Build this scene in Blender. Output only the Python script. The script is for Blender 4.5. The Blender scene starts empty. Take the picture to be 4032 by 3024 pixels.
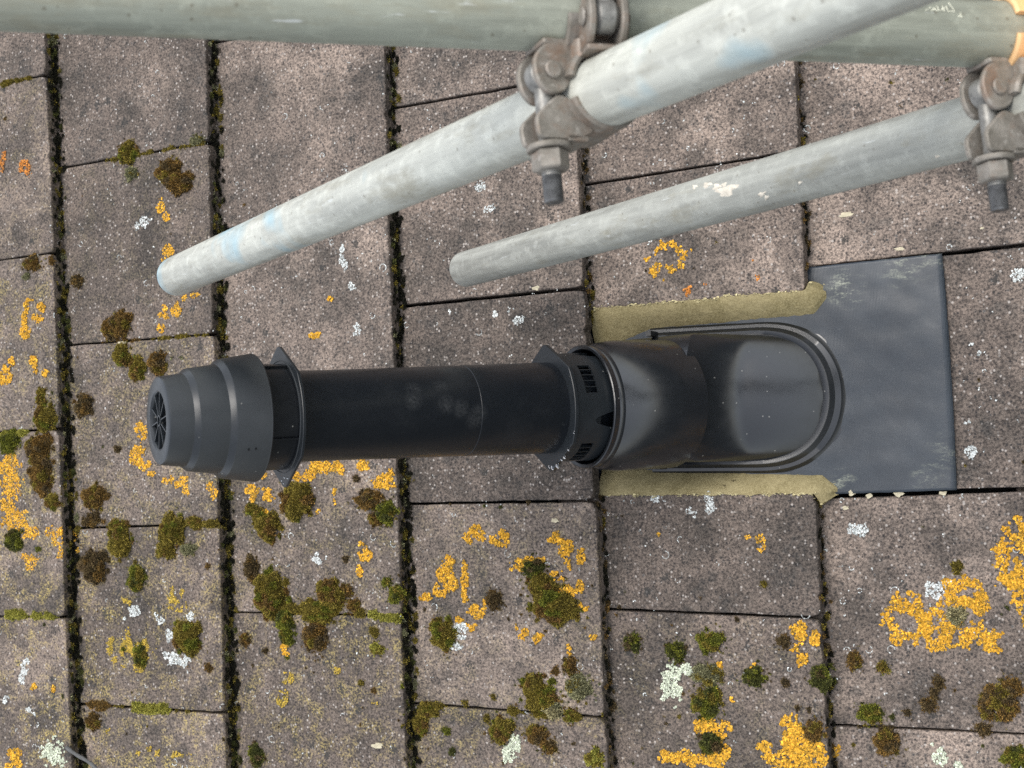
import bpy, bmesh, math, random
import numpy as np
from mathutils import Matrix, Vector, noise

random.seed(7)
RNG = np.random.default_rng(11)
scene = bpy.context.scene
COL = scene.collection

# ------------------------------------------------------------------ camera
PITCH = math.radians(37.0)                      # roof pitch
RM = Matrix.Translation((0, 0, 5.5)) @ Matrix.Rotation(PITCH, 4, 'Y')   # roof frame -> world
# roof frame: X runs down the slope, Y along the courses, Z (N) is the roof normal
CAM_C = Vector((2.0534, -0.1785, 1.9936))
CAM_R = Vector((0.90687, -0.04483, -0.41902))
CAM_D = Vector((-0.06538, -0.99725, -0.03480))
CAM_F = Vector((-0.41631, 0.05895, -0.90731))
FPX = 6056.3
cam_data = bpy.data.cameras.new('camera')
cam_data.sensor_width = 36.0
cam_data.lens = FPX / 4032 * 36.0
cam_data.clip_start = 0.05
cam_data.clip_end = 500
cam_data.dof.use_dof = True
cam_data.dof.focus_distance = 2.0
cam_data.dof.aperture_fstop = 15.0
cam = bpy.data.objects.new('camera', cam_data)
COL.objects.link(cam)
cm = Matrix.Identity(4)
for i in range(3):
    cm[i][0] = CAM_R[i]; cm[i][1] = -CAM_D[i]; cm[i][2] = -CAM_F[i]; cm[i][3] = CAM_C[i]
cam.matrix_world = RM @ cm
scene.camera = cam

# ------------------------------------------------------------------ sky, sun, exposure
SUN_EL, SUN_AZ = math.radians(60), math.radians(45)   # azimuth from +X (out of the roof) towards +Y
world = bpy.data.worlds.new('World')
scene.world = world
world.use_nodes = True
wn = world.node_tree
sky = wn.nodes.new('ShaderNodeTexSky')
sky.sky_type = 'NISHITA'
sky.sun_disc = False
sky.sun_elevation = SUN_EL
sky.sun_rotation = math.radians(90) - SUN_AZ
sky.air_density = 1.2
sky.dust_density = 1.3
sky.ozone_density = 1.0
hsv = wn.nodes.new('ShaderNodeHueSaturation')
hsv.inputs['Saturation'].default_value = 0.32
bg = wn.nodes['Background']
wn.links.new(sky.outputs[0], hsv.inputs['Color'])
wn.links.new(hsv.outputs[0], bg.inputs[0])
bg.inputs[1].default_value = 0.15
sd = bpy.data.lights.new('sun', 'SUN')
sd.energy = 1.1
sd.angle = math.radians(32)
sd.color = (1.0, 0.95, 0.88)
sun = bpy.data.objects.new('sun', sd)
COL.objects.link(sun)
sdir = Vector((math.cos(SUN_EL) * math.cos(SUN_AZ), math.cos(SUN_EL) * math.sin(SUN_AZ), math.sin(SUN_EL)))
sun.rotation_euler = sdir.to_track_quat('Z', 'Y').to_euler()
sun.location = (0, 0, 12)
scene.view_settings.view_transform = 'Standard'
scene.view_settings.look = 'None'
scene.view_settings.gamma = 1.0
scene.view_settings.exposure = 1.04
scene.render.engine = 'CYCLES'
scene.cycles.use_denoising = False
scene.cycles.max_bounces = 4

# ------------------------------------------------------------------ roof geometry functions
G, T = 0.31401, 0.02636
TAILS = {1: (-0.0102, 0.3116), 2: (0.0062, 0.6263), 3: (0.0111, 0.9466), 4: (-0.0015, 1.2565), 5: (0.0081, 1.5688)}

def tail_x(k, y):
    if k in TAILS:
        b, a = TAILS[k]
        return a + b * max(-0.75, min(0.75, y))
    return k * G

def surf_n(x, y):
    k = int(math.floor(x / G)) - 1
    while tail_x(k, y) < x:
        k += 1
    x0 = tail_x(k - 1, y)
    return -T + T * (x - x0) / (tail_x(k, y) - x0)

def plate_n(x):                                   # level of the flashing sheet
    return -0.0264 + 0.0264 * (x - 1.5688) / G + 0.0035

def ray(px, py):
    return CAM_R * ((px - 2016) / FPX) + CAM_D * ((py - 1512) / FPX) + CAM_F

def on_roof(px, py, h=0.0):
    r = ray(px, py)
    n = -0.013
    for _ in range(8):
        p = CAM_C + r * ((n + h - CAM_C.z) / r.z)
        n = 0.5 * n + 0.5 * surf_n(p.x, p.y)
    return p.x, p.y, surf_n(p.x, p.y)

def roof_span(px, py, rx, ry):                    # a size in the photograph as metres on the slope
    a = on_roof(px - rx, py); b = on_roof(px + rx, py)
    c = on_roof(px, py - ry); d = on_roof(px, py + ry)
    return max(0.001, abs(b[0] - a[0]) / 2), max(0.001, abs(d[1] - c[1]) / 2)

# ------------------------------------------------------------------ object helpers
def tag(o, label=None, cat=None, group=None, kind=None):
    if label: o['label'] = label
    if cat: o['category'] = cat
    if group: o['group'] = group
    if kind: o['kind'] = kind
    return o

def empty(name, matrix):
    o = bpy.data.objects.new(name, None)
    COL.objects.link(o)
    o.empty_display_size = 0.02
    o.matrix_world = matrix
    return o

def make(name, verts, faces, mat, parent=None, smooth=None, matrix=None, loc=None):
    me = bpy.data.meshes.new(name)
    me.from_pydata([tuple(v) for v in verts], [], faces)
    me.validate()
    if smooth is not None:
        me.polygons.foreach_set('use_smooth', [True] * len(me.polygons))
        me.set_sharp_from_angle(angle=math.radians(smooth))
    if mat: me.materials.append(mat)
    me.update()
    o = bpy.data.objects.new(name, me)
    COL.objects.link(o)
    if parent is not None: o.parent = parent
    if matrix is not None: o.matrix_world = matrix
    if loc is not None: o.location = loc
    return o

class Soup:                                       # triangle soup with a colour per vertex
    def __init__(self):
        self.v, self.f, self.c, self.n = [], [], [], 0
    def add(self, v, f, c):
        v = np.asarray(v, float); f = np.asarray(f, int)
        c = np.asarray(c, float)
        if c.ndim == 1: c = np.tile(c, (len(v), 1))
        self.v.append(v); self.f.append(f + self.n); self.c.append(c); self.n += len(v)
    def build(self, name, mat, parent=None, matrix=None, origin=(0, 0, 0), smooth=False):
        v = np.concatenate(self.v) - np.asarray(origin); f = np.concatenate(self.f); c = np.concatenate(self.c)
        me = bpy.data.meshes.new(name)
        me.vertices.add(len(v)); me.vertices.foreach_set('co', v.astype(np.float32).ravel())
        me.loops.add(len(f) * 3); me.loops.foreach_set('vertex_index', f.astype(np.int32).ravel())
        me.polygons.add(len(f)); me.polygons.foreach_set('loop_start', np.arange(0, len(f) * 3, 3, dtype=np.int32))
        me.update(calc_edges=True)
        at = me.color_attributes.new('Col', 'FLOAT_COLOR', 'POINT')
        at.data.foreach_set('color', np.concatenate([c, np.ones((len(c), 1))], 1).astype(np.float32).ravel())
        me.polygons.foreach_set('use_smooth', [smooth] * len(me.polygons))
        me.materials.append(mat)
        o = bpy.data.objects.new(name, me)
        COL.objects.link(o)
        if parent is not None: o.parent = parent
        if matrix is not None: o.matrix_world = matrix
        return o

def at_roof(p):
    return RM @ Matrix.Translation(Vector(p))

def lathe(profile, seg=96, a0=0.0, a1=2 * math.pi):
    full = abs(a1 - a0 - 2 * math.pi) < 1e-6
    n = seg if full else seg + 1
    v, f = [], []
    for r, z in profile:
        for i in range(n):
            a = a0 + (a1 - a0) * i / seg
            v.append((r * math.cos(a), r * math.sin(a), z))
    for j in range(len(profile) - 1):
        for i in range(seg):
            b = (i + 1) % n
            f.append((j * n + i, j * n + b, (j + 1) * n + b, (j + 1) * n + i))
    return v, f

def box(c, s):
    x, y, z = c; a, b, d = s[0] / 2, s[1] / 2, s[2] / 2
    v = [(x + i * a, y + j * b, z + k * d) for k in (-1, 1) for j in (-1, 1) for i in (-1, 1)]
    f = [(0, 2, 3, 1), (4, 5, 7, 6), (0, 1, 5, 4), (2, 6, 7, 3), (0, 4, 6, 2), (1, 3, 7, 5)]
    return v, f

def slab(outline, z0, z1, bevel=0.0):             # extruded outline (list of xy, counter-clockwise)
    n = len(outline); v, f = [], []
    cx = sum(p[0] for p in outline) / n; cy = sum(p[1] for p in outline) / n
    def ring(ins, z):
        for x, y in outline:
            d = math.hypot(x - cx, y - cy) or 1
            v.append((x - (x - cx) / d * ins, y - (y - cy) / d * ins, z))
    levels = [(bevel, z0), (0, z0 + bevel), (0, z1 - bevel), (bevel, z1)] if bevel else [(0, z0), (0, z1)]
    for ins, z in levels: ring(ins, z)
    for j in range(len(levels) - 1):
        for i in range(n):
            b = (i + 1) % n
            f.append((j * n + i, j * n + b, (j + 1) * n + b, (j + 1) * n + i))
    f.append(tuple(range(n - 1, -1, -1)))
    f.append(tuple(range((len(levels) - 1) * n, len(levels) * n)))
    return v, f

def merge(*parts):
    v, f = [], []
    for a, b in parts:
        o = len(v); v += list(a); f += [tuple(i + o for i in q) for q in b]
    return v, f

def xform(part, m):
    return [tuple(m @ Vector(p)) for p in part[0]], part[1]

# ------------------------------------------------------------------ materials
class Mat:
    def __init__(self, name, rough=0.8, metal=0.0, spec=0.5):
        self.m = bpy.data.materials.new(name); self.m.use_nodes = True
        self.nt = self.m.node_tree; self.b = self.nt.nodes['Principled BSDF']
        self.b.inputs['Roughness'].default_value = rough
        self.b.inputs['Metallic'].default_value = metal
        self.b.inputs['Specular IOR Level'].default_value = spec
        self.co = self.nt.nodes.new('ShaderNodeTexCoord').outputs['Object']
    def n(self, t): return self.nt.nodes.new(t)
    def l(self, a, b): self.nt.links.new(a, b)
    def shift_by_object(self):
        oi = self.n('ShaderNodeObjectInfo'); vm = self.n('ShaderNodeVectorMath'); vm.operation = 'MULTIPLY_ADD'
        cv = self.n('ShaderNodeCombineXYZ')
        for i in range(3): self.l(oi.outputs['Random'], cv.inputs[i])
        self.l(cv.outputs[0], vm.inputs[0]); vm.inputs[1].default_value = (31, 17, 7); self.l(self.co, vm.inputs[2])
        self.co = vm.outputs[0]; self.rand = oi.outputs['Random']
    def scaled(self, s):
        mp = self.n('ShaderNodeMapping'); self.l(self.co, mp.inputs[0]); mp.inputs['Scale'].default_value = s
        return mp.outputs[0]
    def noise(self, scale, detail=3, rough=0.6, co=None):
        t = self.n('ShaderNodeTexNoise'); t.inputs['Scale'].default_value = scale
        t.inputs['Detail'].default_value = detail; t.inputs['Roughness'].default_value = rough
        self.l(co or self.co, t.inputs['Vector']); return t.outputs['Fac']
    def vor(self, scale, out='Distance', co=None):
        t = self.n('ShaderNodeTexVoronoi'); t.inputs['Scale'].default_value = scale
        self.l(co or self.co, t.inputs['Vector']); return t.outputs[out]
    def ramp(self, fac, a, b, v0=0.0, v1=1.0):
        t = self.n('ShaderNodeMapRange'); t.inputs['From Min'].default_value = a; t.inputs['From Max'].default_value = b
        t.inputs['To Min'].default_value = v0; t.inputs['To Max'].default_value = v1
        self.l(fac, t.inputs['Value']); return t.outputs[0]
    def math(self, op, a, b=0.0):
        t = self.n('ShaderNodeMath'); t.operation = op
        for i, q in enumerate((a, b)):
            if isinstance(q, (int, float)): t.inputs[i].default_value = q
            else: self.l(q, t.inputs[i])
        return t.outputs[0]
    def mix(self, fac, a, b, mode='MIX'):
        t = self.n('ShaderNodeMix'); t.data_type = 'RGBA'; t.blend_type = mode
        for s, q in ((0, fac), (6, a), (7, b)):
            if isinstance(q, (int, float)): t.inputs[s].default_value = q
            elif isinstance(q, tuple): t.inputs[s].default_value = (*q, 1)
            else: self.l(q, t.inputs[s])
        return t.outputs[2]
    def spot(self, x, y, z, r):                     # 1 inside a ball round a point of the object, falling to 0
        t = self.n('ShaderNodeVectorMath'); t.operation = 'DISTANCE'; self.l(self.co, t.inputs[0]); t.inputs[1].default_value = (x, y, z)
        return self.ramp(t.outputs['Value'], r, r * 0.3)
    def color(self, c):
        if isinstance(c, tuple): self.b.inputs['Base Color'].default_value = (*c, 1)
        else: self.l(c, self.b.inputs['Base Color'])
    def rough(self, r): self.l(r, self.b.inputs['Roughness'])
    def bump(self, h, strength=0.5, dist=0.002):
        t = self.n('ShaderNodeBump'); t.inputs['Strength'].default_value = strength; t.inputs['Distance'].default_value = dist
        self.l(h, t.inputs['Height']); self.l(t.outputs[0], self.b.inputs['Normal'])

def mat_tile():
    m = Mat('concrete_tile', 0.95, spec=0.25)
    m.shift_by_object()
    at = m.n('ShaderNodeAttribute'); at.attribute_type = 'OBJECT'; at.attribute_name = 'crust'
    base = m.mix(m.ramp(m.noise(10, 4, 0.68), 0.34, 0.64), (0.066, 0.058, 0.052), (0.154, 0.126, 0.109))
    worn = m.math('ADD', m.noise(7.5, 4, 0.7), m.math('ADD', m.ramp(m.rand, 0, 1, -0.07, 0.05), m.math('MULTIPLY', at.outputs['Fac'], 0.05)))
    base = m.mix(m.math('MULTIPLY', m.ramp(worn, 0.52, 0.66), 0.8), base, (0.258, 0.209, 0.178))       # pinkish worn areas
    base = m.mix(m.math('MULTIPLY', m.ramp(m.noise(30, 3, 0.7), 0.55, 0.68), 0.6), base, (0.046, 0.046, 0.045))  # algae blotches
    per = m.ramp(m.math('FRACT', m.math('MULTIPLY', m.rand, 7.31)), 0, 1, 0.84, 1.16)
    hs = m.n('ShaderNodeHueSaturation'); m.l(base, hs.inputs['Color']); m.l(per, hs.inputs['Value']); base = hs.outputs[0]
    grain = m.noise(290, 2, 0.85)
    crust = m.math('MULTIPLY', m.ramp(m.noise(30, 4, 0.75), 0.47, 0.62), at.outputs['Fac'])
    crust = m.math('MULTIPLY', crust, m.ramp(grain, 0.46, 0.58))
    base = m.mix(m.math('MULTIPLY', crust, 0.8), base, (0.27, 0.215, 0.07))                  # olive-yellow powdery crust
    base = m.mix(1.0, base, m.mix(m.ramp(grain, 0.36, 0.66), (0.40, 0.40, 0.41), (1.64, 1.59, 1.52)), 'MULTIPLY')
    cell = m.n('ShaderNodeTexVoronoi'); cell.inputs['Scale'].default_value = 260; m.l(m.co, cell.inputs['Vector'])
    sep = m.n('ShaderNodeSeparateColor'); m.l(cell.outputs['Color'], sep.inputs[0])
    round_ = m.ramp(cell.outputs['Distance'], 0.55, 0.3)
    white = m.math('MULTIPLY', m.ramp(sep.outputs[0], 0.88, 0.96), round_)
    base = m.mix(m.math('MULTIPLY', white, 0.7), base, (0.44, 0.40, 0.365))
    dark = m.math('MULTIPLY', m.ramp(sep.outputs[1], 0.80, 0.88), round_)
    base = m.mix(m.math('MULTIPLY', dark, 0.8), base, (0.026, 0.025, 0.026))
    c2 = m.n('ShaderNodeTexVoronoi'); c2.inputs['Scale'].default_value = 34; m.l(m.co, c2.inputs['Vector'])
    s2 = m.n('ShaderNodeSeparateColor'); m.l(c2.outputs['Color'], s2.inputs[0])
    wob = m.math('ADD', c2.outputs['Distance'], m.ramp(grain, 0.3, 0.7, -0.16, 0.16))
    sp = m.math('MULTIPLY', m.ramp(wob, 0.27, 0.15), m.ramp(s2.outputs[0], 0.72, 0.8))
    base = m.mix(m.math('MULTIPLY', sp, 0.75), base, (0.034, 0.034, 0.033))                  # dark lichen spots
    m.color(base)
    m.bump(grain, 0.5, 0.0026)
    return m.m

def mat_plastic(name, col, rough, dust=0.3, spec=0.5):
    m = Mat(name, rough, spec=spec)
    specks = m.n('ShaderNodeTexVoronoi'); specks.inputs['Scale'].default_value = 130; m.l(m.co, specks.inputs['Vector'])
    s = m.n('ShaderNodeSeparateColor'); m.l(specks.outputs['Color'], s.inputs[0])
    d = m.math('MULTIPLY', m.ramp(specks.outputs['Distance'], 0.16, 0.07), m.ramp(s.outputs[0], 0.92, 0.95))
    film = m.math('MULTIPLY', m.ramp(m.noise(26, 5, 0.7), 0.5, 0.75), dust)
    c = m.mix(film, col, tuple(min(1, q * 2.6 + 0.006) for q in col))
    c = m.mix(m.math('MULTIPLY', d, 0.6), c, (0.33, 0.32, 0.29))
    m.color(c)
    m.rough(m.math('ADD', m.ramp(m.noise(40, 4), 0.3, 0.7, rough - 0.04, rough + 0.07), m.math('MULTIPLY', film, 0.2)))
    m.bump(m.noise(700, 2), 0.06, 0.0006)
    return m.m

def mat_pipe():
    m = Mat('satin_black_pipe', 0.3)
    print_ = m.mix(0, (0, 0, 0), (0, 0, 0))
    f = None
    for (y, z) in ((0.030, 0.455), (0.012, 0.458), (0.033, 0.418), (0.006, 0.415), (-0.006, 0.372), (-0.014, 0.378), (0.0, 0.396)):
        s = m.spot(0.055, y, z, 0.014)
        f = s if f is None else m.math('MAXIMUM', f, s)
    smudge = m.math('MULTIPLY', f, m.ramp(m.noise(260, 3, 0.7), 0.3, 0.7))
    film = m.math('ADD', m.math('MULTIPLY', smudge, 0.55), m.math('MULTIPLY', m.ramp(m.noise(18, 5, 0.7), 0.5, 0.78), 0.14))
    m.color(m.mix(film, (0.0045, 0.0062, 0.0090), (0.046, 0.048, 0.050)))
    m.rough(m.math('ADD', m.ramp(m.noise(30, 4), 0.3, 0.7, 0.27, 0.34), m.math('MULTIPLY', film, 0.3)))
    m.bump(m.noise(500, 2), 0.05, 0.0005)
    return m.m

def mat_sheet():
    m = Mat('flashing_sheet', 0.42)
    base = m.mix(m.ramp(m.noise(9, 5, 0.65), 0.35, 0.7), (0.015, 0.0205, 0.028), (0.028, 0.0365, 0.047))
    st = m.scaled((34, 110, 60))
    streak = m.math('MULTIPLY', m.ramp(m.noise(1.0, 6, 0.8, st), 0.5, 0.62), m.ramp(m.noise(330, 3, 0.7), 0.36, 0.6))
    zone = None
    for x, y, r in ((0.285, 0.162, 0.04), (0.315, 0.163, 0.035), (0.21, 0.138, 0.034), (0.325, -0.082, 0.035), (0.305, -0.112, 0.034), (0.19, -0.118, 0.026)):
        s = m.spot(x, y, 0.0, r); zone = s if zone is None else m.math('MAXIMUM', zone, s)
    c = m.mix(m.math('MULTIPLY', m.math('MULTIPLY', streak, zone), 0.7), base, (0.42, 0.44, 0.33))
    fine = m.math('MULTIPLY', m.ramp(m.noise(1.0, 4, 0.7, m.scaled((130, 520, 200))), 0.66, 0.72), 0.3)
    c = m.mix(fine, c, (0.25, 0.26, 0.25))
    m.color(c)
    m.rough(m.ramp(m.noise(14, 5, 0.7), 0.3, 0.7, 0.36, 0.55))
    weave = m.n('ShaderNodeTexWave'); weave.inputs['Scale'].default_value = 160; weave.inputs['Distortion'].default_value = 1.5
    m.l(m.co, weave.inputs['Vector'])
    m.bump(m.math('ADD', m.math('MULTIPLY', weave.outputs['Fac'], 0.25), m.noise(55, 4)), 0.16, 0.0015)
    return m.m

def mat_foam():
    m = Mat('khaki_foam', 0.95, spec=0.2)
    c = m.mix(m.ramp(m.noise(22, 5, 0.7), 0.35, 0.68), (0.175, 0.142, 0.066), (0.30, 0.248, 0.132))
    c = m.mix(m.ramp(m.noise(420, 3), 0.4, 0.66), c, m.mix(0.5, c, (0.42, 0.36, 0.2)))
    c = m.mix(m.math('MULTIPLY', m.ramp(m.noise(50, 4, 0.7), 0.68, 0.74), 0.8), c, (0.04, 0.03, 0.015))
    m.color(c)
    m.bump(m.math('ADD', m.noise(260, 3), m.math('MULTIPLY', m.noise(50, 3), 2.0)), 0.32, 0.002)
    return m.m

def mat_galv(name, tint, blue=0.0):
    m = Mat(name, 0.55, 0.25, 0.4)
    m.shift_by_object()
    lo = tuple(q * 0.62 for q in tint)
    st = m.scaled((55, 55, 5))
    c = m.mix(m.ramp(m.noise(1, 6, 0.7, st), 0.34, 0.66), lo, tint)
    c = m.mix(m.math('MULTIPLY', m.ramp(m.noise(60, 5, 0.7), 0.5, 0.7), 0.5), c, tuple(min(1, q * 1.28) for q in tint))
    c = m.mix(m.math('MULTIPLY', m.ramp(m.noise(1, 5, 0.7, m.scaled((30, 30, 9))), 0.54, 0.70), 0.55), c, (0.25, 0.225, 0.155))   # dull dirty film
    c = m.mix(m.math('MULTIPLY', m.ramp(m.noise(1, 4, 0.6, m.scaled((200, 200, 26))), 0.66, 0.72), 0.7), c, (0.6, 0.62, 0.6))  # scuffs
    if blue:
        c = m.mix(m.math('MULTIPLY', m.ramp(m.noise(9, 3, 0.5), 0.6, 0.72), blue), c, (0.28, 0.5, 0.6))
    sp = m.math('MULTIPLY', m.ramp(m.vor(75), 0.13, 0.06), 0.5)
    c = m.mix(sp, c, (0.1, 0.08, 0.05))
    m.color(c)
    m.rough(m.ramp(m.noise(1, 4, 0.6, st), 0.3, 0.7, 0.42, 0.68))
    m.bump(m.noise(1, 4, 0.6, m.scaled((300, 300, 50))), 0.12, 0.0006)
    return m.m

def mat_coupler(name, paint=None):
    m = Mat(name, 0.6, 0.3, 0.4)
    m.shift_by_object()
    c = m.mix(m.ramp(m.noise(45, 5, 0.7), 0.35, 0.65), (0.150, 0.135, 0.112), (0.29, 0.265, 0.232))
    c = m.mix(m.math('MULTIPLY', m.ramp(m.noise(32, 5, 0.75), 0.50, 0.68), 0.65), c, (0.21, 0.125, 0.08))
    c = m.mix(m.math('MULTIPLY', m.ramp(m.noise(120, 4, 0.7), 0.6, 0.7), 0.7), c, (0.4, 0.37, 0.33))
    if paint: c = m.mix(m.ramp(m.noise(20, 4), 0.3, 0.4, 0.7, 1), c, paint)
    m.color(c)
    m.bump(m.noise(260, 4), 0.35, 0.001)
    return m.m

def mat_soup(name, rough=0.95, vary=0.5, scale=600):
    m = Mat(name, rough, spec=0.15)
    a = m.n('ShaderNodeAttribute'); a.attribute_name = 'Col'
    g = m.ramp(m.noise(scale, 2), 0.3, 0.7, 1 - vary, 1 + vary)
    cv = m.n('ShaderNodeCombineXYZ')
    for i in range(3): m.l(g, cv.inputs[i])
    m.color(m.mix(1.0, a.outputs['Color'], cv.outputs[0], 'MULTIPLY'))
    return m.m

def mat_plain(name, col, rough=0.8, metal=0.0, nscale=80, amt=0.35):
    m = Mat(name, rough, metal)
    m.color(m.mix(m.ramp(m.noise(nscale, 5, 0.7), 0.3, 0.7), tuple(q * (1 - amt) for q in col), tuple(min(1, q * (1 + amt)) for q in col)))
    m.bump(m.noise(nscale * 4, 3), 0.2, 0.0008)
    return m.m

M_TILE = mat_tile()
M_HOOD = mat_plastic('gloss_black_plastic', (0.0075, 0.009, 0.0115), 0.22, 0.2, 0.7)
M_CAP = mat_plastic('matt_charcoal_plastic', (0.0115, 0.0142, 0.017), 0.34, 0.2, 0.45)
M_BLACK = mat_plastic('dark_plastic', (0.005, 0.006, 0.008), 0.3, 0.05)
M_BORE = mat_plain('bore_black', (0.003, 0.003, 0.003), 0.95)
M_PIPE = mat_pipe()
M_SHEET = mat_sheet()
M_FOAM = mat_foam()
M_GALV_DULL = mat_galv('weathered_galvanised_steel', (0.35, 0.365, 0.30))
M_GALV = mat_galv('bright_galvanised_steel', (0.58, 0.585, 0.52), 0.7)
M_GALV_MID = mat_galv('scuffed_galvanised_steel', (0.43, 0.435, 0.39))
M_COUP = mat_coupler('rusty_coupler_steel')
M_TAN = mat_coupler('tan_painted_steel', (0.78, 0.5, 0.25))
M_BOLT = mat_plain('zinc_bolt', (0.22, 0.215, 0.2), 0.5, 0.5, 120, 0.5)
M_THREAD = mat_plain('dark_thread', (0.13, 0.13, 0.13), 0.45, 0.5, 200, 0.4)
M_MOSS = mat_soup('moss', vary=0.35)
M_LICHEN = mat_soup('lichen', vary=0.3, scale=400)
M_CRUMB = mat_plain('pale_foam_crumb', (0.46, 0.41, 0.29), 0.9)
M_SCRATCH = mat_plain('pale_scratch', (0.62, 0.62, 0.5), 0.8)
M_SPLASH = mat_plain('cream_splash', (0.60, 0.55, 0.46), 0.8, 0.0, 160, 0.25)
M_TWIG = mat_plain('grey_twig', (0.10, 0.10, 0.098), 0.9)
M_DECK = mat_plain('dark_underlay', (0.02, 0.018, 0.016), 0.95)
mw = Mat('water', 0.02); mw.color((0.9, 0.95, 1.0)); mw.b.inputs['Transmission Weight'].default_value = 1.0; mw.b.inputs['IOR'].default_value = 1.33
M_WATER = mw.m
mg = Mat('garden_ground', 0.95)
mg.color(mg.mix(mg.ramp(mg.noise(0.6, 6), 0.4, 0.6), (0.022, 0.027, 0.020), (0.040, 0.042, 0.042)))
M_GROUND = mg.m

# ------------------------------------------------------------------ ground
gv = [(-150, -150, 0), (150, -150, 0), (150, 150, 0), (-150, 150, 0)]
tag(make('ground', gv, [(0, 1, 2, 3)], M_GROUND), kind='structure')

# ------------------------------------------------------------------ roof and its tiles
Y_TOP, Y_BOT = 1.15, -1.45
roof = make('roof', [(-0.45, Y_BOT, -0.075), (2.55, Y_BOT, -0.075), (2.55, Y_TOP, -0.075), (-0.45, Y_TOP, -0.075),
                     (-0.45, Y_BOT, -0.1), (2.55, Y_BOT, -0.1), (2.55, Y_TOP, -0.1), (-0.45, Y_TOP, -0.1)],
            [(0, 1, 2, 3), (7, 6, 5, 4), (0, 4, 5, 1), (1, 5, 6, 2), (2, 6, 7, 3), (3, 7, 4, 0)], M_DECK, matrix=RM)
tag(roof, kind='structure')

JOINTS = {1: [(0.530, 0.526), (0.228, 0.2245), (-0.066, -0.069), (-0.376, -0.379)],
          2: [(0.371, 0.368), (0.0714, 0.0633), (-0.234, -0.2341), (-0.5235, -0.5273)],
          3: [(0.534, 0.530), (0.231, 0.227), (-0.072, -0.075), (-0.374, -0.378)],
          4: [(0.382, 0.379), (0.0818, 0.0786), (-0.2143, -0.2194), (-0.5088, -0.5184)],
          5: [(0.530, 0.532), (0.229, 0.2315), (-0.072, -0.0745), (-0.372, -0.3823)],
          6: [(0.379, 0.379), (0.079, 0.0792), (-0.2263, -0.2262), (-0.5241, -0.526)]}

def course_joints(k):
    j = JOINTS.get(k) or [(y - 0.15 * ((k + 1) % 2), y - 0.15 * ((k + 1) % 2)) for y in (0.53, 0.23, -0.07, -0.37)]
    j = list(j)
    while j[0][0] < Y_TOP - 0.25: j.insert(0, (j[0][0] + 0.301, j[0][1] + 0.301))
    while j[-1][0] > Y_BOT + 0.25: j.append((j[-1][0] - 0.301, j[-1][1] - 0.301))
    return j

def build_tile(k, hi, lo, gap_hi, gap_lo, rnd):
    """one tile of course k between two joint lines given as (y at the foot, y at the tail)"""
    def edge_y(j, x):
        x0, x1 = tail_x(k - 1, j[0]), tail_x(k, j[1])
        return j[0] + (j[1] - j[0]) * (x - x0) / (x1 - x0)
    lift = rnd.uniform(-0.0012, 0.0012); skew = rnd.uniform(-0.002, 0.002)
    ym = (hi[1] + lo[1]) / 2
    pts = []
    def jit(a): return rnd.gauss(0, a)
    xs = [tail_x(k - 1, ym) - 0.07 + (tail_x(k, ym) - tail_x(k - 1, ym) + 0.07) * i / 26 for i in range(27)]
    cut = 0.0022
    # lower edge going down the slope, then the tail, then back up
    for x in xs[:-1]: pts.append((x, edge_y(lo, x) + gap_lo + abs(jit(0.0004))))
    ya, yb = edge_y(lo, xs[-1]) + gap_lo, edge_y(hi, xs[-1]) - gap_hi
    nt = 30
    ch = [rnd.uniform(0.0, 0.004) if rnd.random() < 0.5 else 0.001 for _ in range(2)]
    for i in range(nt + 1):
        y = ya + (yb - ya) * i / nt
        d = abs(jit(0.0006)) + (rnd.uniform(0.001, 0.0035) if rnd.random() < 0.06 else 0)
        if i in (0, nt): d += 0.0022 + ch[0 if i == 0 else 1]
        elif i in (1, nt - 1): d += 0.0005
        pts.append((tail_x(k, y) - d + skew * (y - ym) / 0.15, y + (cut if i == 0 else -cut if i == nt else 0)))
    for x in reversed(xs[:-1]): pts.append((x, edge_y(hi, x) - gap_hi - abs(jit(0.0004))))
    def top(x, y):
        x0, x1 = tail_x(k - 1, y), tail_x(k, y)
        return -T + T * (x - x0) / (x1 - x0) + lift * (x - x0) / (x1 - x0)
    n = len(pts)
    cx = sum(p[0] for p in pts) / n; cy = sum(p[1] for p in pts) / n; cz = top(cx, cy)
    th = 0.0245
    v = []
    nrm = []
    for i in range(n):
        a, b = pts[i - 1], pts[(i + 1) % n]
        dx, dy = b[0] - a[0], b[1] - a[1]; d = math.hypot(dx, dy)
        nrm.append((-dy / d, dx / d))
    for ins, dz in ((0.0028, 0.0), (0.0008, -0.0007), (0.0, -0.0024), (0.0, -th)):
        for (x, y), (ax, ay) in zip(pts, nrm):
            xx, yy = x + ax * ins, y + ay * ins
            v.append((xx - cx, yy - cy, top(xx, yy) + dz + (jit(0.00025) if dz < 0 else 0) - cz))
    f = []
    for r in range(3):
        for i in range(n):
            b = (i + 1) % n
            f.append((r * n + i, (r + 1) * n + i, (r + 1) * n + b, r * n + b))
    f.append(tuple(range(n)))
    f.append(tuple(range(4 * n - 1, 3 * n - 1, -1)))
    o = make('tile', v, f, M_TILE, parent=roof, loc=(cx, cy, cz))
    # lower, left part of the picture carries more powdery crust
    o['crust'] = float(max(0.0, min(1.0, (0.0 - cy) * 1.1 + (1.0 - cx) * 0.85 - 0.06)))
    return o

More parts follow.
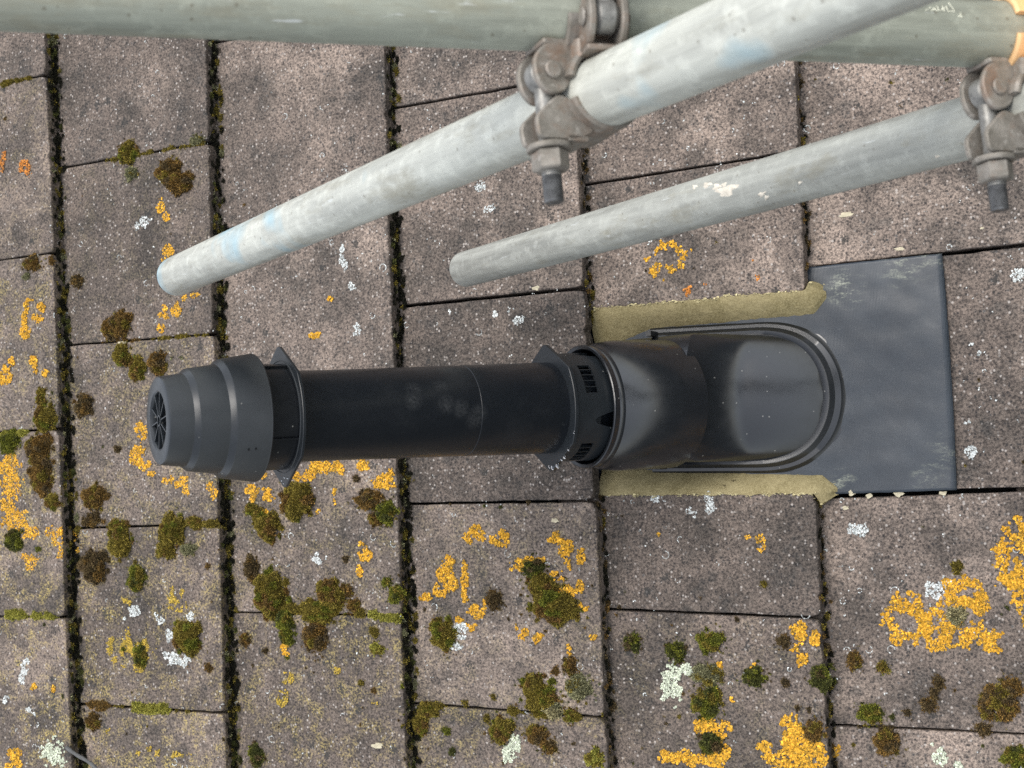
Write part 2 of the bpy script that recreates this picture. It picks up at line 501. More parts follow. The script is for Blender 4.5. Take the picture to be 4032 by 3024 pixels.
rt = random.Random(3)
for k in range(0, 9):
    js = course_joints(k)
    for a, b in zip(js[:-1], js[1:]):
        wide = lambda: rt.uniform(0.0009, 0.0017)
        ga, gb = wide(), wide()
        if k == 5 and abs(a[0] - 0.229) < 0.02: b, gb = (0.0493, 0.0440), 0.0
        elif k == 5 and abs(b[0] + 0.372) < 0.02: a, ga = (-0.2103, -0.2188), 0.0
        if k == 4 and abs(a[0] - 0.0818) < 0.01: ga = 0.0026
        if k == 6 and abs(a[0] - 0.079) < 0.01: ga = 0.003
        if k == 6 and abs(b[0] + 0.2263) < 0.01: gb = 0.004
        build_tile(k, a, b, ga, gb, rt)

# ------------------------------------------------------------------ roof flashing (sheet, saddle, rim, hood, collar, foam)
FX, FY = 1.4089, -0.0915
flash_origin = Vector((FX, FY, -0.0284))
flashing = empty('roof_flashing', at_roof(flash_origin))
tag(flashing, 'black plastic roof flashing sheet with domed hood sealed into the tiles by foam', 'roof flashing')

def nz(x, y, s, seed=0.0): return noise.noise(Vector((x * s, y * s, seed)))

def sheet_mesh():
    v, f = [], []
    def top_z(x, y):
        z = plate_n(x) + 0.0020 * nz(x, y, 11, 3) + 0.0008 * nz(x, y, 38, 5)
        if x > 1.70: z -= 0.0014 * (x - 1.70) / 0.045
        return z
    def grid(xs, yfun, ny, right=False):
        base = len(v); nx = len(xs)
        for i, x in enumerate(xs):
            for j in range(ny + 1):
                y0, y1 = yfun(x)
                y = y0 + (y1 - y0) * j / ny
                xx = x
                if right and i == nx - 1: xx += 0.0022 * (1 - ((y + 0.073) / 0.15) ** 2) + 0.0009 * nz(0, y, 260, 9) + 0.0006 * nz(0, y, 700, 4)
                if j in (0, ny): y += 0.0007 * nz(x, 0, 180, j)
                v.append((xx - FX, y - FY, top_z(xx, y) - flash_origin.z))
        for i in range(nx - 1):
            for j in range(ny):
                a = base + i * (ny + 1) + j
                f.append((a, a + 1, a + ny + 2, a + ny + 1))
        return base, nx
    grid([1.19 + (1.7455 - 1.19) * i / 70 for i in range(71)], lambda x: (-0.2225 - 0.001 * (x - 1.57), 0.0790 - 0.005 * (x - 1.57)), 90, True)
    return v, f
sv, sf = sheet_mesh()
sheet = make('base_sheet', sv, sf, M_SHEET, parent=flashing, smooth=60)
so = sheet.modifiers.new('thickness', 'SOLIDIFY'); so.thickness = 0.003; so.offset = -1

R0, X_A, X_TIP, RISE = 0.0855, 1.482, 1.585, 0.049
ROT = math.radians(-2.0)
def flash_rot(x, y, z):
    dx, dy = x - 1.41, y
    c, s = math.cos(ROT), math.sin(ROT)
    return (1.41 + dx * c - dy * s - FX, -0.0865 + dx * s + dy * c - FY, z - flash_origin.z)

def ridge(x):
    y = max(x, 1.425)
    return (X_TIP - y) * RISE / (X_TIP - X_A) + 1.7 * (X_TIP - y) * max(0.0, y - X_A) + 8.0 * max(0.0, 1.489 - y) ** 2 - 0.45 * (y - x)
RIM_H = 0.0155
# saddle: arched tunnel falling towards the sheet, cut by the rim in a rounded end
v, f = [], []
NU, NX = 48, 60
for i in range(NX + 1):
    x = 1.31 + (X_TIP - 1.31) * i / NX
    umax = R0 if ridge(x) >= RISE else R0 * math.sqrt(max(0.0, 1 - (1 - ridge(x) / RISE) ** 2))
    for j in range(NU + 1):
        t = -1 + 2 * j / NU
        u = umax * math.sin(t * math.pi / 2)
        drop = RISE * (1 - math.sqrt(max(0.0, 1 - (u / R0) ** 2)))
        h = ridge(x) - drop
        v.append(flash_rot(x, u, plate_n(x) + RIM_H - 0.002 + max(h, 0.0)))
for i in range(NX):
    for j in range(NU):
        a = i * (NU + 1) + j
        f.append((a, a + NU + 1, a + NU + 2, a + 1))
# side walls down to the sheet
for side in (0, NU):
    base = len(v)
    for i in range(NX + 1):
        x = 1.31 + (X_TIP - 1.31) * i / NX
        p = v[i * (NU + 1) + side]
        v.append((p[0], p[1], plate_n(x) - flash_origin.z))
    for i in range(NX):
        a, b = i * (NU + 1) + side, (i + 1) * (NU + 1) + side
        f.append((a, b, base + i + 1, base + i) if side == 0 else (b, a, base + i, base + i + 1))
make('saddle', v, f, M_HOOD, parent=flashing, smooth=50)

# stepped rim round the saddle
path = []
for i in range(14): path.append((1.335 + (X_A - 1.335) * i / 14, R0, 0, 1))
def end_x(u):                                     # where the falling arch meets the rim
    lo_, hi_ = X_A, X_TIP
    for _ in range(40):
        mid_ = (lo_ + hi_) / 2
        if ridge(mid_) > RISE * (1 - math.sqrt(max(0.0, 1 - (u / R0) ** 2))): lo_ = mid_
        else: hi_ = mid_
    return lo_
ends = [(end_x(R0 * math.sin(math.pi / 2 - math.pi * i / 60)), R0 * math.sin(math.pi / 2 - math.pi * i / 60)) for i in range(61)]
for i, (ex, ey) in enumerate(ends):
    p0, p1 = ends[max(0, i - 1)], ends[min(60, i + 1)]
    tx_, ty_ = p1[0] - p0[0], p1[1] - p0[1]; d = math.hypot(tx_, ty_)
    path.append((ex, ey, -ty_ / d, tx_ / d) if 0 < i < 60 else (ex, ey, 0, 1 if i == 0 else -1))
for i in range(1, 15): path.append((X_A - (X_A - 1.335) * i / 14, -R0, 0, -1))
prof = [(-0.006, RIM_H - 0.003), (-0.001, RIM_H), (0.0056, RIM_H + 0.0002), (0.0064, RIM_H - 0.0004), (0.0112, 0.0092), (0.0120, 0.0086), (0.0176, 0.0084),
        (0.0184, 0.0078), (0.0222, 0.0030), (0.0230, 0.0026), (0.0252, 0.0024), (0.0258, 0.0018), (0.0272, -0.0008)]
v, f = [], []
for (x, y, a, b) in path:
    for o_, h in prof:
        sc = 0.74 + 0.40 * max(0, a)
        px_, py_ = x + a * o_ * sc, y + b * o_ * sc
        v.append(flash_rot(px_, py_, plate_n(px_) + h))
npf = len(prof)
for i in range(len(path) - 1):
    for j in range(npf - 1):
        q = i * npf + j
        f.append((q, q + 1, q + npf + 1, q + npf))
make('rim', v, f, M_HOOD, parent=flashing, smooth=35)

# upright parts share the flue axis: an in-between frame whose z is plumb
LEAN = 0.010
FLUE_M = Matrix.Translation(RM @ Vector((FX, FY, -0.030))) @ Matrix.Rotation(LEAN, 4, 'X')
to_flash = flashing.matrix_world.inverted() @ FLUE_M

def arc(cx, cz, R, a0, a1, n):
    return [(cx + R * math.cos(a0 + (a1 - a0) * i / n), cz + R * math.sin(a0 + (a1 - a0) * i / n)) for i in range(n + 1)]
def hood_mesh():
    """round at the neck, swelling forwards (down the slope) below the shoulder"""
    zs = [0.186, 0.1738] + [0.1734 - 0.1114 * i / 40 for i in range(41)] + [0.0612]
    n = 128
    v, f = [], []
    for k, z in enumerate(zs):
        t = min(1.0, max(0.0, (0.1735 - z) / 0.0335)); side = 0.0800 + 0.0068 * (1 - (1 - t) ** 2)
        tf = min(1.0, max(0.0, (0.1735 - z) / 0.080)); front = 0.0800 + 0.0235 * (1 - (1 - tf) ** 2)
        for i in range(n):
            a = 2 * math.pi * i / n
            c = max(0.0, math.cos(a))
            r = side + (front - side) * c ** 2
            if k == len(zs) - 1: r -= 0.001
            v.append((r * math.cos(a), r * math.sin(a), z))
    for k in range(len(zs) - 1):
        for i in range(n):
            b = (i + 1) % n
            f.append((k * n + i, (k + 1) * n + i, (k + 1) * n + b, k * n + b))
    return v, f
hood = make('hood', *xform(hood_mesh(), to_flash), M_HOOD, parent=flashing, smooth=14)
ho = hood.modifiers.new('wall', 'SOLIDIFY'); ho.thickness = 0.002; ho.offset = -1
lip_prof = [(0.0735, 0.165), (0.0735, 0.183), (0.0742, 0.1870), (0.0760, 0.1895), (0.0800, 0.1905), (0.0812, 0.1895), (0.0812, 0.1870), (0.0803, 0.1840), (0.0795, 0.1780)]
make('hood_lip', *xform(lathe(lip_prof, 128), to_flash), M_HOOD, parent=hood, smooth=40)

def collar_mesh():
    R, Ri = 0.0706, 0.0675
    n = 360
    zs = [0.2385, 0.2245, 0.2065, 0.204, 0.1955, 0.18]
    v, f = [], []
    def slot(i):
        d = (i - 28 + 45) % 90 - 45          # vents every quarter turn
        return abs(d) < 17.5 and ((d + 17.5) % 7.0) > 1.2
    def notch(i, z):
        d = abs((i - 73 + 45) % 90 - 45)
        return z if z > 0.206 else z
    for rr in (R, Ri):
        for z in zs:
            for i in range(n):
                d = abs((i - 73 + 45) % 90 - 45)
                zz = z
                if z < 0.2:
                    up_ = max(0.0, 1 - (d / 9.0) ** 2) * 0.017
                    zz = 0.1845 + up_ * 1.5 if z < 0.19 else max(0.1955, 0.1865 + up_ * 1.5)
                v.append((rr * math.cos(math.radians(i)), rr * math.sin(math.radians(i)), zz))
    nz_ = len(zs)
    for s in range(2):
        for j in range(nz_ - 1):
            for i in range(n):
                if j == 1 and slot(i): continue
                b = (i + 1) % n
                q = s * nz_ * n
                quad = (q + j * n + i, q + (j + 1) * n + i, q + (j + 1) * n + b, q + j * n + b)
                f.append(quad if s == 0 else quad[::-1])
    q = nz_ * n
    for i in range(n):
        b = (i + 1) % n
        f.append(((nz_ - 1) * n + i, q + (nz_ - 1) * n + i, q + (nz_ - 1) * n + b, (nz_ - 1) * n + b))
        if slot(i):
            for pi, out in (((i - 1) % n, 0), (b, 1)):
                if not slot(pi):
                    e = i if out == 0 else b
                    f.append((n + e, 2 * n + e, q + 2 * n + e, q + n + e))
            f.append((2 * n + i, 2 * n + b, q + 2 * n + b, q + 2 * n + i))
            f.append((n + b, n + i, q + n + i, q + n + b))
    return v, f
make('vent_collar', *xform(collar_mesh(), to_flash), M_CAP, parent=flashing, smooth=30)

# small latches at the foot of the hood
for px_, py_, dy in ((2567, 1315, 0.003), (2603, 1838, -0.003)):
    r = ray(px_, py_); n = 0.012; p = CAM_C + r * ((n - CAM_C.z) / r.z)
    make('latch', *box((p.x - FX, p.y - FY, n - flash_origin.z), (0.007, 0.007, 0.03)), M_BLACK, parent=flashing)

def foam_fringe(parent, line, seed, n):
    rng = np.random.default_rng(seed); sp = Soup()
    v, f = parent.data.vertices, None
    m = 15; nx = 90
    for _ in range(n):
        i = int(rng.integers(1, nx)); j = line if rng.uniform() < 0.72 else 12
        p = np.array(v[i * m + j].co) + rng.normal(0, (0.0018, 0.0010, 0.0004), 3)
        k = rng.uniform(0.0005, 0.0017)
        ang = np.sort(rng.uniform(0, 6.283, 5)); ring = np.stack([p[0] + 1.8 * k * np.cos(ang), p[1] + k * np.sin(ang), p[2] + rng.normal(0.0004, 0.0005, 5)], 1)
        sp.add(np.concatenate([[p + (0, 0, 0.0009)], ring]), [(0, q + 1, (q + 1) % 5 + 1) for q in range(5)], np.array((0.52, 0.45, 0.25)) * rng.uniform(0.6, 1.15))
    o = sp.build('torn_fringe', M_LICHEN, parent=parent); o['kind'] = 'stuff'

def interp(x, tab):
    for (a, ya), (b, yb) in zip(tab[:-1], tab[1:]):
        if x <= b: return ya + (yb - ya) * (x - a) / (b - a)
    return tab[-1][1]

def foam(outer, inner, seed):
    v, f = [], []
    x0, x1 = 1.253, 1.592
    nx, nt = 90, 12
    for i in range(nx + 1):
        x = x0 + (x1 - x0) * i / nx
        yo, yi = interp(x, outer), interp(x, inner)
        sgn = 1 if yo > yi else -1
        tail = tail_x(5, yo)
        ztop = (-T + T * (x - tail_x(4, yo)) / (tail - tail_x(4, yo)) + 0.0016) if x < tail else 0.0016 - ((x - tail) / 0.024) ** 1.6 * 0.0215
        zlow = plate_n(x) + 0.001
        over = 0.0025 + 0.0020 * nz(x, 0, 120, seed) + 0.0012 * nz(x, 0, 420, seed)
        if x > tail: over += 0.014 * min(1, (x - tail) / 0.006)
        fade = 1.0 if x < tail + 0.006 else max(0.3, 1 - (x - tail - 0.006) / 0.018 * 0.7)
        for j in range(nt + 1):
            t = j / nt
            y = yo + sgn * over * fade * (1 - t) ** 3 + (yi - yo) * t * (fade if x > tail else 1)
            z = ztop + (zlow - ztop) * (t ** 1.25) + 0.0012 * math.sin(math.pi * t)
            if x > tail and t < 0.25: z -= (x - tail) * 0.3
            y += 0.0009 * nz(x, t, 140, seed + 2); z += 0.0011 * nz(x * 130, t * 5, 1, seed + 3)
            v.append((x - FX, y - FY, z - flash_origin.z))
        v.append((v[-1][0], v[-1][1], plate_n(x) - 0.0015 - flash_origin.z))
        v.append((x - FX, yo + sgn * over * fade - FY, min(ztop, plate_n(x) + 0.004) - 0.0015 - flash_origin.z))
    m = nt + 3
    for i in range(nx):
        for j in range(m):
            b = (j + 1) % m
            q = (i * m + j, i * m + b, (i + 1) * m + b, (i + 1) * m + j)
            f.append(q)
    f.append(tuple(range(m))); f.append(tuple(range(nx * m, nx * m + m))[::-1])
    return v, f
fs = make('foam_strip', *foam([(1.25, 0.0493), (1.30, 0.0480), (1.5641, 0.0442), (1.60, 0.0442)],
                         [(1.25, -0.016), (1.29, 0.000), (1.342, 0.0150), (1.5547, 0.0140), (1.60, 0.0175)], 1.3), M_FOAM, parent=flashing, smooth=60)
foam_fringe(fs, 0, 31, 170)
fs = make('foam_strip', *foam([(1.25, -0.2105), (1.2752, -0.2109), (1.5687, -0.2188), (1.60, -0.2188)],
                         [(1.25, -0.172), (1.3646, -0.1820), (1.5726, -0.1965), (1.60, -0.198)], 7.7), M_FOAM, parent=flashing, smooth=60)
foam_fringe(fs, 0, 32, 170)

# ------------------------------------------------------------------ flue terminal
flue = empty('flue_terminal', FLUE_M)
tag(flue, 'black boiler flue pipe with stepped round cap standing out of the flashing hood', 'flue')
pr_ = [(0.0583, 0.10)]
for i in range(41):
    z = 0.12 + (0.612 - 0.12) * i / 40
    r = 0.0590 if z < 0.25 else 0.0590 + (0.0545 - 0.0590) * min(1, (z - 0.25) / 0.30)
    pr_.append((r, z))
    if i == 20: pr_ += [(r - 0.00005, z + 0.0008), (r - 0.0006, z + 0.0012), (r - 0.0006, z + 0.0026)]
make('pipe', *lathe(pr_, 128), M_PIPE, parent=flue, smooth=40)
make('cap_neck', *lathe([(0.0540, 0.604), (0.0627, 0.6045), (0.0627, 0.665)], 96), M_BLACK, parent=flue, smooth=30)
for a in (-26, 64, 154, 244):
    rib = xform(box((0.0632, 0, 0.634), (0.004, 0.0022, 0.058)), Matrix.Rotation(math.radians(a), 4, 'Z'))
    make('neck_rib', *rib, M_BLACK, parent=flue)
def flange_outline(front, corner, apex):
    pts = []
    ang_c = math.radians(39.5)
    for q in range(2):
        s = 1 if q == 0 else -1
        seq = []
        for i in range(-16, 17):
            a = ang_c * i / 16
            r = front + (corner - front) * (abs(i) / 16) ** 2
            seq.append((s * r * math.cos(a), s * r * math.sin(a)))
        pts += seq
        for i in range(1, 4):                      # rounded pointed ear on the cross axis
            a = math.radians(90) + (i - 2) * math.radians(3.0)
            pts.append((s * apex * math.cos(a) * (1), s * (apex - 0.0004 * abs(i - 2)) * math.sin(a)))
    return pts
fo1 = flange_outline(0.0745, 0.0775, 0.0835)
fl1 = make('deflector_flange', *slab(fo1, 0.6020, 0.6060, 0.0006), M_CAP, parent=flue, smooth=30)
make('flange_bead', *lathe([(0.0655, 0.6055), (0.0660, 0.6070), (0.0668, 0.6070), (0.0673, 0.6055)], 96), M_CAP, parent=fl1, smooth=40)
fo2 = flange_outline(0.0715, 0.0765, 0.0822)
fl2 = make('storm_flange', *slab(fo2, 0.2375, 0.2430, 0.0007), M_CAP, parent=flue, smooth=30)
cap_prof = [(0.0310, 0.735), (0.0318, 0.7500), (0.0328, 0.7522), (0.0345, 0.7534), (0.0478, 0.7534), (0.0497, 0.7527), (0.0506, 0.7508), (0.0536, 0.7272),
            (0.0539, 0.7262), (0.0588, 0.7210), (0.0593, 0.7198), (0.0632, 0.6886), (0.0635, 0.6876), (0.0688, 0.6822), (0.0694, 0.6808),
            (0.0750, 0.6440), (0.0755, 0.6425), (0.0750, 0.6412), (0.0732, 0.6412), (0.0690, 0.675), (0.0640, 0.678), (0.0600, 0.6785)]
cap = make('cap', *lathe(cap_prof, 160), M_CAP, parent=flue, smooth=22)
make('cap_bore', *lathe([(0.0312, 0.7465), (0.0305, 0.65), (0.0, 0.65)], 64), M_BORE, parent=cap, smooth=30)
make('grille_hub', *lathe([(0.0050, 0.744), (0.0050, 0.7525), (0.0066, 0.7525), (0.0068, 0.744), (0.0050, 0.744)], 32), M_CAP, parent=cap, smooth=30)
for i in range(10):
    sp = xform(box((0.0194, 0, 0.7502), (0.0254, 0.0013, 0.0036)), Matrix.Rotation(math.radians(36 * i + 8), 4, 'Z'))
    make('grille_spoke', *sp, M_CAP, parent=cap)
# moulded marks on the cap: two small pin holes
for a, z in ((-31.5, 0.660), (-32.5, 0.668)):
    hole = xform(lathe([(0.0, 0.0006), (0.0011, 0.0006), (0.0012, -0.001)], 12),
                 Matrix.Rotation(math.radians(a), 4, 'Z') @ Matrix.Translation((0.0755 - (z - 0.644) * 0.134, 0, z)) @ Matrix.Rotation(math.radians(82), 4, 'Y'))
    make('pin_hole', *hole, M_BLACK, parent=cap)
# water drops clinging to the lower side of the flanges
drop_v, drop_f = lathe([(0.0001, 0.62), (0.45, 0.55), (0.8, 0.32), (1.0, 0.0), (0.85, -0.03), (0.0001, -0.03)], 14)
rd = random.Random(5)
for (a, rr, s, fl, z) in [(-92, 0.076, 0.0026, fl2, 0.243), (-86, 0.0775, 0.0036, fl2, 0.243), (-76, 0.0775, 0.0042, fl2, 0.243), (-66, 0.074, 0.0028, fl2, 0.243), (-60, 0.0745, 0.0034, fl2, 0.243),
                      (-49, 0.0735, 0.003, fl2, 0.243), (-28, 0.0730, 0.0024, fl2, 0.243),
                      (-88, 0.072, 0.0014, fl1, 0.606), (-80, 0.074, 0.0016, fl1, 0.606), (-96, 0.076, 0.0012, fl1, 0.606), (-91, 0.079, 0.0013, fl1, 0.606)]:
    ar = math.radians(a)
    m = Matrix.Translation((rr * math.cos(ar), rr * math.sin(ar), z)) @ Matrix.Rotation(rd.uniform(0, 3), 4, 'Z') @ Matrix.Diagonal((s, s * rd.uniform(0.75, 1.0), s * 0.9, 1))
    make('water_drop', *xform((drop_v, drop_f), m), M_WATER, parent=fl, smooth=60)

# ------------------------------------------------------------------ scaffold tubes
TR = 0.02415
def rp(x, y, n): return RM @ Vector((x, y, n))
def tube_between(a, b, mat, label, lead=0.0):
    """hollow tube from a to b (world); its own z axis runs along it"""
    d = (b - a); L = d.length
    q = d.to_track_quat('Z', 'Y')
    prof = [(TR - 0.004, 0.0), (TR - 0.0004, 0.0), (TR, 0.0006)]
    nseg = max(8, int(L / 0.15))
    for i in range(1, nseg): prof.append((TR, L * i / nseg))
    prof += [(TR, L - 0.0006), (TR - 0.0004, L), (TR - 0.004, L), (TR - 0.004, 0.0)]
    o = make('scaffold_tube', *lathe(prof, 72), mat, smooth=40, matrix=Matrix.Translation(a) @ q.to_matrix().to_4x4())
    tag(o, label, 'scaffold tube', 'galvanised scaffold tubes')
    return o
# upright standard
UP_A = RM @ (CAM_C + ray(2190, 62) * 1.04)       # two points on its axis
UP_B = RM @ (CAM_C + ray(3900, 135) * 1.115)
UP_D = (UP_A - UP_B).normalized()
def upright(s): return UP_A + UP_D * s
standard = tube_between(upright(-3.2), upright(1.6), M_GALV_DULL, 'thick dull grey scaffold tube running along the top edge of the photo')
# bright putlog
A2, B2 = Vector((0.9085, 0.0855, 0.4563)), Vector((1.7676, 0.0728, 1.0973))
d2 = (B2 - A2).normalized()
w2a, w2b = RM @ (A2 - d2 * 0.022), RM @ (A2 + d2 * 2.3)
tube_between(w2a, w2b, M_GALV, 'bright silver scaffold tube crossing diagonally above the flue cap')
A3, B3 = Vector((1.1717, 0.1022, 0.157)), Vector((1.8902, 0.0709, 0.7842))
d3 = (B3 - A3).normalized()
w3a, w3b = RM @ (A3 - d3 * 0.05), RM @ (A3 + d3 * 2.2)
tube_between(w3a, w3b, M_GALV_MID, 'scuffed grey scaffold tube ending over the tiles below the bright one')

def on_tube(px_, py_, a, ax, rad):
    o = RM @ CAM_C; d = (RM.to_3x3() @ ray(px_, py_)).normalized()
    w = o - a
    dp = d - ax * d.dot(ax); wp = w - ax * w.dot(ax)
    A, B, Cc = dp.dot(dp), 2 * dp.dot(wp), wp.dot(wp) - rad ** 2
    disc = B * B - 4 * A * Cc
    if disc < 0: return None
    p = o + d * ((-B - math.sqrt(disc)) / (2 * A))
    nrm = (p - a) - ax * (p - a).dot(ax)
    return p, nrm.normalized()
tube3 = [o for o in COL.objects if o.name.startswith('scaffold_tube')][-1]
ax3 = (w3b - w3a).normalized(); inv3 = tube3.matrix_world.inverted(); rs = random.Random(8)
for (cx_, cy_, rx_, ry_) in ((2862, 750, 40, 22), (2822, 735, 16, 12), (2785, 728, 18, 10), (2850, 728, 11, 9), (3000, 765, 15, 10), (3018, 778, 9, 9), (3690, 617, 8, 6), (2735, 735, 10, 8), (3150, 720, 8, 6)):
    v, f, ok = [], [], True
    for ring, (k, h) in enumerate(((0.0, 0.0006), (0.7, 0.0005), (1.0, -0.0001))):
        for j in range(18):
            a_ = j * 2 * math.pi / 18
            kk = k * (1 + 0.28 * math.sin(3 * a_ + cx_) + 0.2 * math.sin(5 * a_ + cy_))
            hit = on_tube(cx_ + rx_ * kk * math.cos(a_), cy_ + ry_ * kk * math.sin(a_) - 0.28 * rx_ * kk * math.cos(a_), w3a, ax3, TR)
            if hit is None: ok = False; continue
            v.append(inv3 @ (hit[0] + hit[1] * h))
    if not ok: continue
    for ring in range(2):
        for j in range(18):
            b_ = (j + 1) % 18
            f.append((ring * 18 + j, (ring + 1) * 18 + j, (ring + 1) * 18 + b_, ring * 18 + b_))
    make('paint_splash', v, f, M_SPLASH, parent=tube3, smooth=60)

# pale scratched strokes on the standard
strokes = [[(1350, 40), (1415, 120), (1430, 170), (1500, 215), (1560, 330), (1595, 415)], [(1590, 405), (1480, 380), (1350, 385)], [(1350, 400), (1300, 310), (1260, 180)],
           [(1205, 395), (1150, 280), (1105, 170)], [(1075, 365), (1110, 280)], [(1215, 290), (1180, 230)], [(1005, 380), (950, 280), (890, 170)], [(960, 345), (850, 350), (800, 240)],
           [(770, 330), (650, 350)], [(770, 330), (745, 260)], [(540, 320), (430, 330)], [(640, 240), (580, 270)], [(1860, 450), (1800, 480), (1880, 600)], [(1820, 520), (1900, 610), (1700, 570)]]
def on_standard(px_, py_):
    o = RM @ CAM_C; d = (RM.to_3x3() @ ray(px_, py_)).normalized()
    a = upright(0); ax = (upright(1) - upright(0)).normalized()
    w = o - a
    dp = d - ax * d.dot(ax); wp = w - ax * w.dot(ax)
    A, B, Cc = dp.dot(dp), 2 * dp.dot(wp), wp.dot(wp) - (TR + 0.0002) ** 2
    disc = B * B - 4 * A * Cc
    if disc < 0: return None
    t = (-B - math.sqrt(disc)) / (2 * A)
    p = o + d * t
    nrm = (p - a) - ax * (p - a).dot(ax)
    return p, nrm.normalized()
v, f = [], []
for s in strokes:
    for (x0, y0), (x1, y1) in zip(s[:-1], s[1:]):
        a = on_standard(3600 + x0 * 0.0995, y0 * 0.0995 + 6); b = on_standard(3600 + x1 * 0.0995, y1 * 0.0995 + 6)
        if not a or not b: continue
        side = (b[0] - a[0]).cross(a[1]).normalized() * 0.00038
        up_ = a[1] * 0.0002
        q = len(v)
        v += [a[0] - side, a[0] + side, b[0] + side, b[0] - side, a[0] + up_, b[0] + up_]
        f += [(q, q + 4, q + 5, q + 3), (q + 4, q + 1, q + 2, q + 5)]
inv = standard.matrix_world.inverted()
make('scratched_marks', [inv @ p for p in v], f, M_SCRATCH, parent=standard)

# ------------------------------------------------------------------ couplers
def band(phi0, phi1, r0, r1, w, n=28, flare=0.0):
    """curved plate round the tube (axis X); phi measured in the YZ plane from -Y towards +Z"""
    v, f = [], []
    for i in range(n + 1):
        ph = math.radians(phi0 + (phi1 - phi0) * i / n)
        c, s = -math.cos(ph), math.sin(ph)
        for x, r in ((-w / 2, r0), (w / 2, r0), (w / 2 + 0.0005, (r0 + r1) / 2), (w / 2 - 0.001, r1), (-w / 2 + 0.001, r1), (-w / 2 - 0.0005, (r0 + r1) / 2)):
            v.append((x, c * r, s * r))
    m = 6
    for i in range(n):
        for j in range(m):
            b = (j + 1) % m
            f.append((i * m + j, i * m + b, (i + 1) * m + b, (i + 1) * m + j))
    f.append(tuple(range(m))[::-1]); f.append(tuple(range(n * m, n * m + m)))
    return v, f

def plate_x(outline, x0, x1, bev=0.0012):
    """plate with its outline in (y, z) and thickness along x"""
    v, f = slab(outline, x0, x1, bev)
    return [(p[2], p[0], p[1]) for p in v], f

def rounded(pts, r, n=5):
    out = []
    m = len(pts)
    for i in range(m):
        p0, p1, p2 = Vector(pts[i - 1]), Vector(pts[i]), Vector(pts[(i + 1) % m])
        a = p1 + (p0 - p1).normalized() * min(r, (p0 - p1).length * 0.45)
        b = p1 + (p2 - p1).normalized() * min(r, (p2 - p1).length * 0.45)
        for k in range(n + 1):
            t = k / n
            q = a * (1 - t) ** 2 + p1 * 2 * t * (1 - t) + b * t ** 2
            out.append((q.x, q.y))
    return out

def cyl_x(r, x0, x1, y, z, n=28, bev=0.001):
    v, f = lathe([(0.0001, x0), (r - bev, x0), (r, x0 + bev), (r, x1 - bev), (r - bev, x1), (0.0001, x1)], n)
    return [(p[2], p[0] + y, p[1] + z) for p in v], f

def cyl_y(prof, z, n=24, x=0.0):
    v, f = lathe(prof, n)
    return [(p[0] + x, p[2], p[1] + z) for p in v], [q[::-1] for q in f]

